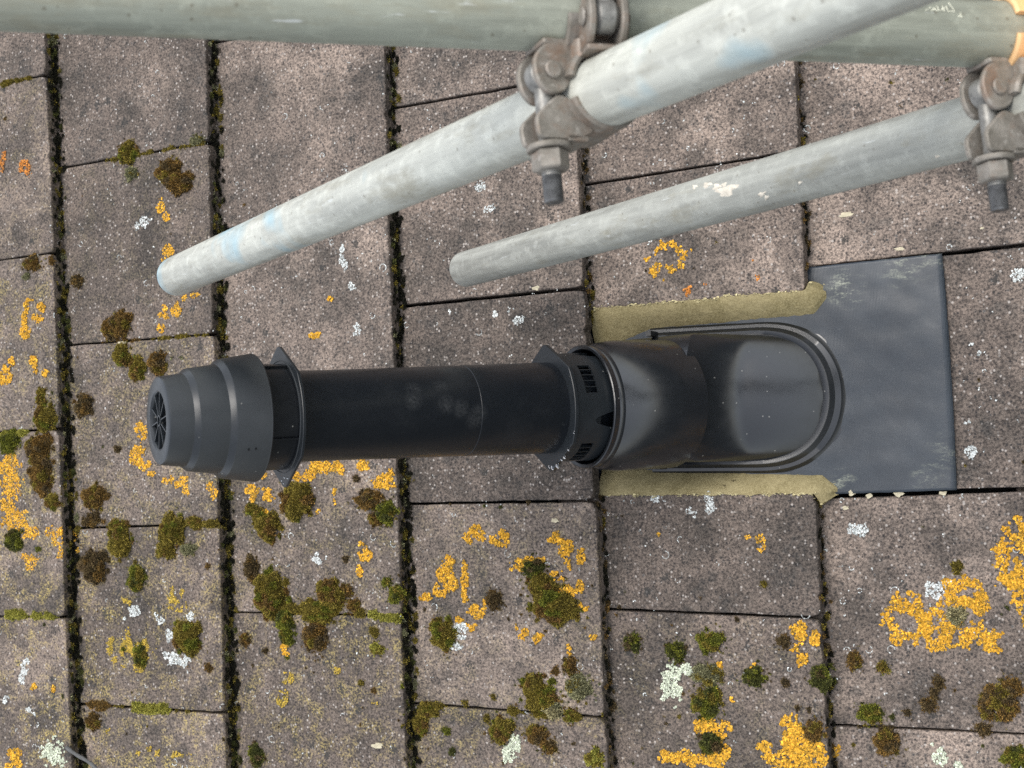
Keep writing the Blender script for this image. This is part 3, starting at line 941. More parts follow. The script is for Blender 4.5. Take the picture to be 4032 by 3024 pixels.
def clamp(parent, m, body_mat, flap_mat):
    """half coupler: tube along local x, fork and bolt on +z, bolt runs towards +y"""
    RY, RZ = -0.0110, 0.0365
    b1 = band(-125, 78, TR + 0.0004, TR + 0.0052, 0.042)
    body = make('clamp_body', *xform(b1, m), body_mat, parent=parent, smooth=40)
    fork = rounded([(-0.0325, 0.0095), (-0.0305, 0.0400), (-0.0180, 0.0505), (-0.0025, 0.0490), (0.0070, 0.0400), (0.0015, 0.0250), (-0.0130, 0.0200)], 0.007)
    for x0 in (0.0085, -0.0135):
        make('fork_plate', *xform(plate_x(fork, x0, x0 + 0.005), m), body_mat, parent=body, smooth=40)
    bridge = rounded([(-0.0345, 0.010), (-0.0335, 0.041), (-0.0295, 0.041), (-0.0290, 0.012)], 0.0015, 3)
    make('fork_bridge', *xform(plate_x(bridge, -0.0130, 0.0130), m), body_mat, parent=body, smooth=40)
    make('rivet', *xform(merge(cyl_x(0.0062, 0.0135, 0.0162, RY, RZ, bev=0.0012), cyl_x(0.0062, -0.0162, -0.0135, RY, RZ, bev=0.0012), cyl_x(0.004, -0.0136, 0.0136, RY, RZ)), m), body_mat, parent=body, smooth=40)
    bolt = make('bolt', *xform(merge(cyl_x(0.0115, -0.0078, 0.0078, RY, RZ, bev=0.003),
                                     cyl_y([(0.0072, RY), (0.0067, 0.0), (0.0066, 0.058), (0.0001, 0.058)], RZ)), m), M_BOLT, parent=parent, smooth=40)
    th = []
    for i in range(14): th += [(0.0062, 0.0545 + i * 0.0015), (0.0069, 0.0545 + i * 0.0015 + 0.00075)]
    th += [(0.006, 0.0762), (0.0001, 0.0764)]
    make('thread', *xform(cyl_y(th, RZ), m), M_THREAD, parent=bolt, smooth=20)
    make('washer', *xform(cyl_y([(0.006, 0.0372), (0.0146, 0.0372), (0.0150, 0.0380), (0.0150, 0.0402), (0.0145, 0.0410), (0.006, 0.0410)], RZ), m), M_COUP, parent=bolt, smooth=40)
    make('nut', *xform(cyl_y([(0.006, 0.0411), (0.0114, 0.0411), (0.0126, 0.0422), (0.0126, 0.0535), (0.0113, 0.0547), (0.006, 0.0558)], RZ, 6), m), M_COUP, parent=bolt, smooth=25)
    b2 = band(70 + 40, 255, TR + 0.0004, TR + 0.0050, 0.042)
    flap = make('clamp_flap', *xform(b2, m), flap_mat, parent=parent, smooth=40)
    lug = rounded([(0.0080, 0.0225), (0.0045, 0.0330), (0.0215, 0.0520), (0.0365, 0.0505), (0.0365, 0.0220), (0.0300, 0.0080), (0.0245, 0.0080)], 0.005)
    for x0 in (0.0080, -0.0128):
        make('flap_lug', *xform(plate_x(lug, x0, x0 + 0.0048), m), flap_mat, parent=flap, smooth=40)
    seat = rounded([(0.0325, 0.012), (0.0325, 0.0290), (0.0368, 0.0290), (0.0368, 0.012)], 0.001, 2)
    make('flap_seat', *xform(plate_x(seat, -0.0128, 0.0128), m), flap_mat, parent=flap, smooth=40)
    hinge = merge(cyl_x(0.0055, -0.02, 0.02, 0.0, -0.0315))
    make('hinge_pin', *xform(hinge, m), M_COUP, parent=body, smooth=40)

def frame(a, b, c, o):
    m = Matrix.Identity(4)
    for i in range(3): m[i][0] = a[i]; m[i][1] = b[i]; m[i][2] = c[i]; m[i][3] = o[i]
    return m

def coupler(label, wa, wb, top_body):
    d = (wb - wa).normalized()                       # along the putlog, outwards
    w0 = wa - UP_A; k = d.dot(UP_D)                   # closest approach of the two axes
    t = (k * UP_D.dot(w0) - d.dot(w0)) / (1 - k * k)
    c_put = wa + d * t
    c_up = UP_A + UP_D * (c_put - UP_A).dot(UP_D)
    mid = (c_put + c_up) / 2
    root = empty('scaffold_coupler', Matrix.Translation(mid))
    tag(root, label, 'coupler', 'right-angle scaffold couplers')
    inv = root.matrix_world.inverted()
    yv = (c_up - c_put); yv -= d * yv.dot(d); yv.normalize()
    a1 = d if d.cross(-yv).z > 0 else -d
    tw = Matrix.Rotation(math.radians(7 if a1.dot(d) < 0 else -7), 4, 'Z')   # clamp sits a little askew
    clamp(root, inv @ frame(a1, -yv, a1.cross(-yv), c_put) @ tw, M_COUP, M_COUP)
    ax = UP_D
    y2 = (c_up - c_put); y2 -= ax * y2.dot(ax); y2.normalize()
    a2 = ax if ax.cross(y2).dot(d) > 0 else -ax
    clamp(root, inv @ frame(a2, y2, a2.cross(y2), c_up), top_body, top_body)
    gap = (c_up - c_put).length - 2 * TR
    core = frame(d, y2, d.cross(y2), mid)
    make('coupler_core', *xform(slab(rounded([(-0.021, -0.021), (0.021, -0.021), (0.021, 0.021), (-0.021, 0.021)], 0.006), -0.5, 0.5),
                                inv @ core @ Matrix.Rotation(math.radians(90), 4, 'X') @ Matrix.Diagonal((1, 1, max(0.012, gap * 0.9), 1))), M_COUP, parent=root, smooth=30)
    return root
coupler('rusty brown coupler clamping the bright diagonal tube to the upright', w2a, w2b, M_COUP)
coupler('grey coupler at the right edge clamping the scuffed tube to the upright', w3a, w3b, M_TAN)

# ------------------------------------------------------------------ moss
TONES = {  # base colour, tip colours
    'brown': ((0.048, 0.032, 0.013), (0.218, 0.126, 0.035), (0.138, 0.088, 0.028)),
    'dark':  ((0.028, 0.021, 0.011), (0.097, 0.065, 0.032), (0.138, 0.100, 0.045)),
    'olive': ((0.052, 0.041, 0.009), (0.242, 0.185, 0.035), (0.162, 0.129, 0.026)),
    'green': ((0.041, 0.045, 0.007), (0.185, 0.185, 0.026), (0.120, 0.129, 0.020)),
    'deep':  ((0.026, 0.028, 0.009), (0.097, 0.100, 0.026), (0.065, 0.070, 0.020)),
    'lime':  ((0.080, 0.080, 0.013), (0.372, 0.347, 0.072), (0.258, 0.242, 0.048)),
    'grey':  ((0.065, 0.065, 0.035), (0.258, 0.250, 0.138), (0.177, 0.169, 0.088)),
    'khaki': ((0.097, 0.088, 0.048), (0.372, 0.330, 0.177), (0.290, 0.258, 0.138)),
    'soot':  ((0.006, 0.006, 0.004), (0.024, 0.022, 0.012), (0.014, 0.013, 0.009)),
}
def tuft(soup, c, rx, ry, h, tone, rng, nvec=(0, 0, 1), dens=1.0, spike=0.0026):
    """a domed cushion of short shoots, centre c on the surface, axes X, Y of the roof frame"""
    nvec = np.asarray(nvec, float); nvec /= np.linalg.norm(nvec)
    tv = np.array([nvec[2], 0, -nvec[0]]); tv /= np.linalg.norm(tv); bv = np.cross(nvec, tv)
    ph = rng.uniform(0, 6.28, 6)
    amp = rng.uniform(0.07, 0.2, 3)
    def shape(rho, th):
        k = 1 + amp[0] * np.sin(2 * th + ph[0]) + amp[1] * np.sin(3 * th + ph[1]) + amp[2] * np.sin(5 * th + ph[2])
        x, y = rho * k * rx * np.cos(th), rho * k * ry * np.sin(th)
        z = h * np.power(np.clip(1 - rho ** 2.4, 0, 1), 0.62)
        z = z * (1 + 0.22 * np.sin(x / rx * 4.2 + ph[3]) * np.sin(y / ry * 4.0 + ph[4]))
        return x, y, z
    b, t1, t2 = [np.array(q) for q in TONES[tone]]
    nr, na = (6, 18) if min(rx, ry) > 0.009 else (3, 9)
    R, A = np.meshgrid(np.linspace(0, 1, nr + 1), np.linspace(0, 2 * math.pi, na, endpoint=False), indexing='ij')
    x, y, z = shape(R.ravel(), A.ravel())
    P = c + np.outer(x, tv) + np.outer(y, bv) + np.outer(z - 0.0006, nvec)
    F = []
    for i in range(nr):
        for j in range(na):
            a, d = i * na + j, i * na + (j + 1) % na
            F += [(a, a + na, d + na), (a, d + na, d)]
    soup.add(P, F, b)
    n = int(dens * (rx * ry * 3.14 * 1.5) / 1.15e-6)
    n = max(26, min(n, 5200))
    rho = np.sqrt(rng.uniform(0, 1.05, n)); th = rng.uniform(0, 6.283, n)
    x, y, z = shape(np.clip(rho, 0, 1), th)
    nl = np.stack([x / rx ** 2, y / ry ** 2, np.maximum(z, 0.15 * h) / h ** 2], 1); nl /= np.linalg.norm(nl, axis=1)[:, None]
    d = nl + rng.normal(0, 0.45, (n, 3)); d /= np.linalg.norm(d, axis=1)[:, None]
    L = spike * rng.uniform(0.6, 1.35, n)[:, None]
    sidev = np.cross(d, rng.normal(0, 1, (n, 3))); sidev /= np.linalg.norm(sidev, axis=1)[:, None]
    w = 0.00055 * rng.uniform(0.7, 1.5, n)[:, None]
    base = np.stack([x, y, z - 0.0006], 1)
    v3 = np.stack([base - sidev * w, base + sidev * w, base + d * L * 0.55 + sidev * w * 1.2, base + d * L * 0.55 - sidev * w * 1.2, base + d * L], 1).reshape(-1, 3)
    W = c + v3[:, :1] * tv + v3[:, 1:2] * bv + v3[:, 2:3] * nvec
    i0 = np.arange(n) * 5
    F = np.concatenate([np.stack([i0, i0 + 1, i0 + 2], 1), np.stack([i0, i0 + 2, i0 + 3], 1), np.stack([i0 + 3, i0 + 2, i0 + 4], 1)])
    patch = 0.5 + 0.5 * np.sin(x / rx * 3 + ph[5]) * np.cos(y / ry * 2.6 + ph[0])
    mixf = np.clip(patch + rng.normal(0, 0.35, n), 0, 1)[:, None]
    col = (t1 * mixf + t2 * (1 - mixf)) * np.exp(rng.normal(0, 0.28, n))[:, None]
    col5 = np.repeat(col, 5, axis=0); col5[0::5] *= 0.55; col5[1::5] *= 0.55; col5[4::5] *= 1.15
    soup.add(W, F, col5)

CUSHIONS = [
 ('olive moss cushion sitting on the joint above the large brown twin cushion', 'olive', [(501, 605, 31, 43)]),
 ('small grey green moss cushion just left of the large brown twin cushion', 'grey', [(516, 684, 23, 26)]),
 ('large rust brown twin lobed moss cushion near the top left', 'brown', [(665, 672, 46, 48), (702, 716, 48, 50)]),
 ('small greyish moss cushion on the joint right above the twin brown cushion', 'grey', [(772, 553, 22, 20)]),
 ('brown moss cushion at the left edge, beside the first mossy step', 'brown', [(125, 1035, 30, 27)]),
 ('dark brown little moss cushion alone on the tile left of the bright tube end', 'dark', [(304, 1105, 23, 24)]),
 ('double brown moss cushion above the joint left of the flue cap', 'brown', [(435, 1288, 36, 44), (474, 1272, 38, 50)]),
 ('olive moss cushion just below the joint, leftmost of three above the flue cap', 'olive', [(479, 1397, 34, 42)]),
 ('olive moss cushion, middle one of three above the flue cap', 'olive', [(537, 1452, 32, 44)]),
 ('brown olive moss cushion, rightmost of three, touching the flue cap outline', 'brown', [(617, 1430, 33, 46)]),
 ('dark brown moss cushion left of the flue cap against the mossy step', 'dark', [(325, 1597, 34, 43)]),
 ('tall olive moss cushion in the leftmost column at the height of the flue cap', 'olive', [(173, 1646, 34, 58), (158, 1575, 16, 22), (161, 1543, 15, 15)]),
 ('long brown moss mound in the leftmost column below the flue cap', 'brown', [(152, 1760, 46, 56), (155, 1840, 44, 62)]),
 ('green moss clump at the left picture edge above the wide orange lichen', 'green', [(36, 1740, 38, 42)]),
 ('brown moss cushion in the leftmost column, below the long brown mound', 'brown', [(164, 1907, 40, 42)]),
 ('brown green moss cushion touching the first mossy step, below another brown one', 'olive', [(207, 1974, 32, 30)]),
 ('brown moss cushion beside the pale bare patch below the flue cap', 'brown', [(365, 1955, 42, 50)]),
 ('large round olive moss cushion right below the upper flue flange', 'olive', [(1162, 1967, 64, 70)]),
 ('dark olive moss mound with a tail, left of the large round cushion', 'olive', [(1050, 2073, 46, 56), (1020, 2030, 26, 28), (992, 2007, 26, 26)]),
 ('red brown and green moss mound right of the large round cushion, by a mossy step', 'brown', [(1452, 1968, 52, 38), (1484, 2043, 32, 28)]),
 ('green moss cushion touching the third mossy step beside a red brown mound', 'green', [(1520, 2019, 42, 42)]),
 ('dark brown upright moss clump beside the second mossy step', 'dark', [(989, 2237, 27, 48)]),
 ('big olive moss mound at the left of the long joint moss growth', 'olive', [(1056, 2341, 62, 82)]),
 ('big olive brown moss mound rising above the joint, right of another', 'olive', [(1296, 2341, 52, 58), (1253, 2410, 66, 46)]),
 ('dark tipped brown moss mound hanging below the long joint moss', 'brown', [(1235, 2500, 42, 60)]),
 ('green curved moss mound hanging down below the joint moss, left of the brown one', 'green', [(1119, 2440, 32, 45), (1128, 2505, 26, 34)]),
 ('small brown moss clump on the joint right of the olive mounds', 'brown', [(1369, 2326, 17, 24), (1392, 2383, 24, 28)]),
 ('green moss cushion grown onto the left edge of the third mossy step', 'green', [(1557, 2341, 38, 36), (1520, 2292, 17, 18)]),
 ('small brown moss cushion low beside the second mossy step', 'brown', [(965, 2520, 22, 22)]),
 ('small pale lime moss cushion between the joint moss and third step', 'lime', [(1484, 2553, 24, 20)]),
 ('dark topped olive moss cushion touching a white lichen rosette', 'olive', [(1739, 2500, 46, 58)]),
 ('dark green moss cushion at the left edge under orange lichen', 'deep', [(55, 2128, 32, 40)]),
 ('dark brown moss cushion beside the first mossy step, below the picture middle', 'dark', [(365, 2226, 46, 62)]),
 ('brown moss clump straddling the joint left of two olive mounds', 'dark', [(361, 2046, 34, 28)]),
 ('tall olive moss mound below the joint in the second column, left of its twin', 'olive', [(468, 2131, 40, 66), (455, 2070, 28, 24)]),
 ('wide olive moss mound on the joint in the second column, right of its twin', 'olive', [(674, 2090, 46, 62), (655, 2160, 34, 36), (765, 2058, 34, 24)]),
 ('grey green moss cushion at the foot of the wide olive mound', 'grey', [(741, 2162, 29, 25)]),
 ('bright green pointed moss cushion in the second column', 'green', [(532, 2275, 32, 50)]),
 ('large olive brown egg shaped moss cushion beside white lichen in the second column', 'olive', [(732, 2514, 50, 66)]),
 ('upright green moss cushion inside the powdery yellow lichen patch', 'green', [(550, 2581, 24, 46)]),
 ('small brown moss cushion below the joint near the bottom left', 'brown', [(365, 2842, 27, 31)]),
 ('dark green moss cushion at the bottom edge beside the second mossy step', 'deep', [(1006, 2976, 27, 44)]),
 ('blackish moss cushion right of the curved orange lichen', 'dark', [(1942, 2362, 30, 34)]),
 ('large ragged olive moss mound inside the arc of orange lichen', 'olive', [(2182, 2390, 84, 74), (2125, 2300, 50, 44)]),
 ('dark olive moss patch above the large ragged mound', 'deep', [(2103, 2240, 44, 36)]),
 ('large olive moss mound above the bottom joint of the middle column', 'olive', [(2116, 2733, 66, 64)]),
 ('pale green grey moss mound beside the fourth step, above the bottom joint', 'grey', [(2280, 2710, 48, 46)]),
 ('brown moss patch above the pale mound beside the fourth step', 'brown', [(2243, 2624, 26, 32)]),
 ('olive moss cushion on the bottom joint below the pale mound', 'khaki', [(2173, 2794, 34, 36)]),
 ('small olive moss cushion on the bottom joint nearest the fourth step', 'olive', [(2246, 2818, 25, 25)]),
 ('olive moss cushion below the bottom joint beside pale lichen', 'olive', [(1976, 2879, 46, 50)]),
 ('yellow brown moss spread at the left end of the bottom joint', 'olive', [(1684, 2800, 42, 30), (1650, 2850, 34, 40)]),
 ('mixed brown moss spread below the bottom joint of the middle column', 'brown', [(2113, 2895, 38, 36), (2160, 2940, 30, 26)]),
 ('green yellow moss cushion at the bottom edge right of the middle column', 'lime', [(2340, 2985, 34, 34)]),
 ('dark olive moss cushion right of the fourth step, under the short joint', 'deep', [(2489, 2532, 33, 34)]),
 ('dark moss cushion above the large pale lichen rosette', 'deep', [(2662, 2566, 38, 38)]),
 ('green moss cushion topmost of a column of three beside pale lichen', 'green', [(2794, 2526, 48, 42)]),
 ('pale topped moss cushion, middle of a column of three beside pale lichen', 'grey', [(2782, 2660, 54, 46)]),
 ('deep green moss cushion lowest of a column of three beside pale lichen', 'green', [(2782, 2769, 52, 62)]),
 ('dark green moss cushion between the column of three and the fifth step', 'deep', [(2967, 2666, 42, 36)]),
 ('dark green moss cushion grown against the fifth step', 'deep', [(3229, 2672, 48, 52)]),
 ('brown moss smudge below the short orange lichen near the fifth step', 'dark', [(3083, 2526, 26, 22)]),
 ('dark green moss cushion held in the hook of orange lichen at the bottom', 'deep', [(2797, 2927, 44, 42)]),
 ('brown moss cushion above the broad bottom orange lichen, near the fifth step', 'brown', [(3204, 2879, 38, 38)]),
 ('brown moss cushion beside the fifth step in the right column', 'brown', [(3362, 2599, 27, 38)]),
 ('small olive moss cushion in the right column beside a brown one', 'olive', [(3478, 2630, 22, 24)]),
 ('dark slanting moss streak in the right column', 'dark', [(3697, 2690, 22, 28), (3678, 2730, 20, 24), (3654, 2776, 33, 25)]),
 ('round green moss cushion just above the bottom right joint', 'green', [(3426, 2812, 41, 41)]),
 ('large brown and green moss clump below the bottom right joint', 'brown', [(3490, 2927, 48, 52)]),
 ('big brown green moss ring at the right edge above the bottom joint', 'brown', [(3940, 2763, 70, 72), (3985, 2710, 42, 40), (3885, 2790, 30, 50)]),
 ('dark moss clump on the bottom right joint under the big ring', 'dark', [(3873, 2873, 29, 25)]),
 ('green moss clump in the bottom right corner', 'green', [(3994, 2982, 48, 44)]),
 ('khaki rounded cushion in the middle of the large orange lichen flower', 'khaki', [(3766, 2423, 35, 44)]),
]
for i, (label, tone, lobes) in enumerate(CUSHIONS):
    rng = np.random.default_rng(100 + i)
    s = Soup(); first = None
    for (px_, py_, rx, ry) in lobes:
        a, b = roof_span(px_, py_, rx, ry)
        h = 0.62 * min(a, b)
        x, y, n = on_roof(px_, py_, h * 0.45)
        if first is None: first = np.array((x, y, n))
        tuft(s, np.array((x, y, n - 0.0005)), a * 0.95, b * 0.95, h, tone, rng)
        near = {'brown': ['brown', 'dark', 'olive'], 'olive': ['olive', 'olive', 'brown', 'green'], 'green': ['green', 'olive', 'deep'], 'dark': ['dark', 'brown', 'dark'],
                'deep': ['deep', 'green', 'dark'], 'grey': ['grey', 'grey', 'olive'], 'lime': ['lime', 'olive'], 'khaki': ['khaki', 'khaki', 'grey']}[tone]
        for q in range(int(5 + 9 * min(1.0, a / 0.02))):     # ragged border
            th = rng.uniform(0, 6.283); rho = rng.uniform(0.85, 1.22); k = rng.uniform(0.09, 0.24)
            xx, yy = x + a * rho * math.cos(th), y + b * rho * math.sin(th)
            tuft(s, np.array((xx, yy, surf_n(xx, yy) - 0.0004)), a * k, b * k, h * k * rng.uniform(0.6, 1.1), near[int(rng.integers(0, len(near)))], rng)
        for q in range(int(6 + 8 * min(1.0, a / 0.02))):     # thin shoots spreading over the tile
            th = rng.uniform(0, 6.283); rho = rng.uniform(1.05, 1.75); k = rng.uniform(0.05, 0.11)
            xx, yy = x + a * rho * math.cos(th), y + b * rho * math.sin(th)
            tuft(s, np.array((xx, yy, surf_n(xx, yy) - 0.0004)), a * k, b * k, h * k * 0.5, near[int(rng.integers(0, len(near)))], rng, dens=0.6, spike=0.0014)
        for q in range(int(3 + 5 * min(1.0, a / 0.02))):     # lumps of shoots swelling out of it
            rho, th = 0.75 * math.sqrt(rng.uniform(0.05, 1)), rng.uniform(0, 6.283)
            k = rng.uniform(0.24, 0.42)
            tuft(s, np.array((x + a * rho * math.cos(th), y + b * rho * math.sin(th), n + h * 0.92 * math.sqrt(1 - rho ** 2) - h * 0.28)), a * k, b * k, h * rng.uniform(0.35, 0.6), near[int(rng.integers(0, len(near)))], rng)
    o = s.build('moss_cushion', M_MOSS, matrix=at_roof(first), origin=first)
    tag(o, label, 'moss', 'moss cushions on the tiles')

# moss filling the steps between courses
STEP = {1: ('deep', 1.0, 'first'), 2: ('deep', 1.05, 'second'), 3: ('deep', 1.0, 'third'), 4: ('dark', 0.5, 'fourth'), 5: ('dark', 0.5, 'fifth')}
def in_cutout(x, y): return (1.24 < x < 1.60 and -0.214 < y < 0.047) or (1.56 < x < 1.752 and -0.228 < y < 0.082)
for k, (tone, amount, word) in STEP.items():
    rng = np.random.default_rng(500 + k)
    s = Soup()
    y = 0.80
    while y > -0.95:
        y -= rng.uniform(0.0010, 0.0030) / amount
        if k == 5 and -0.225 < y < 0.048: continue
        if k == 4 and -0.212 < y < 0.035: continue
        m_here = 0.5 + 0.5 * nz(y, k, 7, 1.0) + (0.25 if y < -0.2 else 0)
        if rng.uniform() > 0.45 + 0.7 * m_here * amount: continue
        xt = tail_x(k, y)
        t = rng.uniform(0, 1)
        r = rng.uniform(0.0022, 0.0052) * (0.75 + 0.4 * amount) * (1.0 if t > 0.45 else 0.75)
        zc = -0.0075 - 0.0185 * min(1.0, t * 1.35)
        xc = xt - 0.0004 + (0.012 * amount * max(0.0, t - 0.7) / 0.3 if t > 0.7 else 0)
        q = rng.uniform()
        tn = tone
        green_here = 0.5 + 0.5 * nz(y, k, 16, 6.0)
        if q > 0.93: tn = 'grey' if k < 4 else 'brown'
        elif q > 0.90 - 0.55 * green_here * (1 if k < 4 else 0.35): tn = 'deep' if q < 0.74 else 'olive'
        elif q > 0.55 and k > 3: tn = 'dark'
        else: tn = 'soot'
        tuft(s, np.array((xc, y, zc)), r, r * rng.uniform(0.9, 1.6), r * rng.uniform(0.3, 0.75), tn, rng, (0.85 - 0.5 * t, 0, 0.4 + 0.6 * t), dens=0.55, spike=0.0022)
    org = (tail_x(k, 0), 0, 0)
    o = s.build('step_moss', M_MOSS, matrix=at_roof(org), origin=org)
    tag(o, 'dark moss filling the %s step between tile courses from the left' % word, 'moss', kind='stuff')

# moss strips in the side joints
s = Soup(); rng = np.random.default_rng(77)
def joint_moss(pts, r, tone, n):
    for i in range(n):
        t = rng.uniform(0, 1)
        px_ = pts[0][0] + (pts[1][0] - pts[0][0]) * t; py_ = pts[0][1] + (pts[1][1] - pts[0][1]) * t
        x, y, nn = on_roof(px_, py_, 0)
        rr = r * rng.uniform(0.55, 1.15)
        tuft(s, np.array((x, y + rng.normal(0, 0.0012), nn - 0.001)), rr * rng.uniform(1, 1.7), rr, rr * 0.6, tone, rng, dens=0.8, spike=0.002)
joint_moss(((395, 636), (560, 607)), 0.004, 'olive', 9); joint_moss(((560, 605), (720, 578)), 0.004, 'olive', 7); joint_moss(((720, 578), (800, 563)), 0.0045, 'olive', 5)
joint_moss(((0, 330), (120, 305)), 0.006, 'olive', 9)
joint_moss(((440, 1342), (600, 1333)), 0.003, 'brown', 7); joint_moss(((600, 1333), (830, 1316)), 0.0045, 'olive', 16)
joint_moss(((0, 2410), (220, 2425)), 0.0085, 'lime', 14)
joint_moss(((530, 2785), (665, 2795)), 0.0085, 'lime', 11); joint_moss(((330, 2766), (430, 2777)), 0.007, 'brown', 10); joint_moss(((430, 2775), (740, 2805)), 0.004, 'olive', 12)
joint_moss(((1095, 2395), (1420, 2410)), 0.009, 'olive', 20); joint_moss(((1380, 2408), (1570, 2440)), 0.0065, 'lime', 14)
joint_moss(((720, 2062), (870, 2062)), 0.007, 'olive', 12); joint_moss(((300, 2056), (520, 2060)), 0.005, 'brown', 10)
joint_moss(((1680, 2775), (1780, 2790)), 0.006, 'olive', 6); joint_moss(((2000, 2800), (2280, 2822)), 0.006, 'olive', 14)
joint_moss(((20, 1712), (130, 1705)), 0.007, 'lime', 10)
joint_moss(((3330, 2856), (3560, 2872)), 0.0035, 'dark', 8)
org = on_roof(1000, 2000)
tag(s.build('joint_moss', M_MOSS, matrix=at_roof(org), origin=org), 'olive moss strips growing in the narrow side joints between tiles', 'moss', kind='stuff')

# scattered tiny tufts, mostly low in the picture
s = Soup()
spots = [(102, 1087, 15, 'grey'), (200, 1026, 18, 'brown'), (462, 1768, 16, 'dark'), (416, 1953, 19, 'brown'), (1402, 1885, 15, 'dark'), (1043, 2563, 13, 'dark'), (1359, 2201, 14, 'dark'),
         (152, 2162, 13, 'green'), (629, 2177, 18, 'olive'), (817, 2229, 12, 'brown'), (820, 2630, 18, 'brown'), (401, 2781, 22, 'brown'), (2185, 2642, 17, 'brown'), (3092, 2690, 18, 'dark'),
         (3514, 2824, 14, 'deep'), (3572, 2806, 18, 'dark'), (1757, 2879, 18, 'green'), (1472, 2490, 20, 'olive'), (675, 1410, 8, 'grey'), (715, 1408, 9, 'grey'), (485, 2557, 10, 'green'),
         (1130, 2590, 9, 'green'), (1940, 2745, 12, 'olive'), (1830, 2770, 14, 'olive'), (1915, 2830, 16, 'olive'), (1780, 2960, 16, 'deep'), (2070, 2700, 12, 'brown'), (3010, 2302, 18, 'olive'),
         (3770, 2235, 28, 'olive'), (2900, 2440, 10, 'dark'), (3140, 2790, 12, 'dark'), (2180, 2950, 14, 'olive'), (1420, 2690, 13, 'olive'), (1470, 2720, 11, 'brown'), (1590, 2700, 12, 'green')]
for (px_, py_, r, tone) in spots:
    a, b = roof_span(px_, py_, r, r); x, y, n = on_roof(px_, py_, 0.002)
    tuft(s, np.array((x, y, n - 0.0003)), a, b, 0.4 * a, tone, rng, dens=0.9, spike=0.002)
for i in range(420):
    px_, py_ = rng.uniform(-50, 4080), rng.uniform(100, 3080)
    if rng.uniform() > (0.10 + 0.9 * (py_ / 3024) ** 2.2): continue
    x, y, n = on_roof(px_, py_, 0)
    if in_cutout(x, y): continue
    r = rng.uniform(0.0012, 0.0036)
    tuft(s, np.array((x, y, n - 0.0003)), r, r * rng.uniform(0.8, 1.4), r * 0.45, rng.choice(['dark', 'brown', 'olive', 'deep', 'dark']), rng, dens=0.7, spike=0.0014)
org = on_roof(1500, 2400)
tag(s.build('moss_specks', M_MOSS, matrix=at_roof(org), origin=org), 'tiny moss tufts scattered over the lower tiles', 'moss', kind='stuff')

# ------------------------------------------------------------------ lichen
LCOL = {'crust': ((0.50, 0.27, 0.030), (0.40, 0.22, 0.028), (0.30, 0.18, 0.03)),
        'orange': ((0.68, 0.37, 0.040), (0.52, 0.27, 0.028), (0.30, 0.18, 0.032)),
        'yellow': ((0.46, 0.32, 0.055), (0.34, 0.24, 0.045), (0.22, 0.17, 0.04)),
        'rust':   ((0.55, 0.22, 0.050), (0.42, 0.15, 0.03), (0.3, 0.14, 0.05)),
        'white':  ((0.54, 0.56, 0.54), (0.42, 0.44, 0.43), (0.30, 0.32, 0.31)),
        'pale':   ((0.60, 0.64, 0.50), (0.48, 0.52, 0.40), (0.36, 0.38, 0.30))}
def flakes(soup, C3, rad, tone, rng, lift=0.0007, tilt=0.4):
    n = len(C3)
    if n == 0: return
    m = 6
    ang = np.linspace(0, 2 * math.pi, m, endpoint=False)[None, :] + rng.uniform(0, 6.28, (n, 1))
    rr = rad[:, None] * rng.uniform(0.55, 1.3, (n, m))
    tx, ty = rng.normal(0, tilt, (n, 1)), rng.normal(0, tilt, (n, 1))
    dx, dy = rr * np.cos(ang), rr * np.sin(ang)
    zz = np.clip(dx * tx + dy * ty, -0.0006, 0.0025)
    hgt = rng.uniform(0.3, 1.4, (n, 1)) * lift
    ring = np.stack([C3[:, :1] + dx, C3[:, 1:2] + dy, C3[:, 2:3] + hgt + zz], 2)
    cen = np.stack([C3[:, 0], C3[:, 1], C3[:, 2] + hgt[:, 0] + 0.25 * lift], 1)[:, None, :]
    V = np.concatenate([cen, ring], 1).reshape(-1, 3)
    i0 = (np.arange(n) * (m + 1))[:, None]
    a = np.arange(m)[None, :]
    F = np.stack([np.broadcast_to(i0, (n, m)), i0 + 1 + a, i0 + 1 + (a + 1) % m], 2).reshape(-1, 3)
    k = [np.array(q) for q in LCOL[tone]]
    u = rng.uniform(0, 1, n)[:, None]
    drift = np.array([noise.noise(Vector((p[0] * 120, p[1] * 120, 3.3))) for p in C3])[:, None] * 0.35
    u = np.clip(u + drift, 0, 1)
    col = np.where(u < 0.45, k[0], np.where(u < 0.8, k[1], k[2])) * np.exp(rng.normal(0, 0.2, n))[:, None]
    soup.add(V, F, np.repeat(col, m + 1, axis=0))

def blob_points(px_, py_, rx, ry, inner, cover, seed, rng, size):
    a, b = roof_span(px_, py_, rx, ry); x0, y0, _ = on_roof(px_, py_, 0)
    n = int(math.pi * a * b * 1.25 / (size * size * 1.25)) + 4
    out = []
    for _ in range(n):
        rho, th = math.sqrt(rng.uniform(0, 1.55)), rng.uniform(0, 6.283)
        x, y = x0 + a * rho * math.cos(th), y0 + b * rho * math.sin(th)
        g = noise.noise(Vector((x * 75, y * 75, seed))) + 0.55 * noise.noise(Vector((x * 210, y * 210, seed + 5)))
        edge = 0.6 * (rho - 0.62) if rho > 0.62 else 0.0
        hole = 2.2 * max(0.0, inner - rho)
        if g < (0.35 - 0.75 * cover) + 2.2 * edge + hole: continue
        out.append((x, y, surf_n(x, y)))
    return np.array(out).reshape(-1, 3)

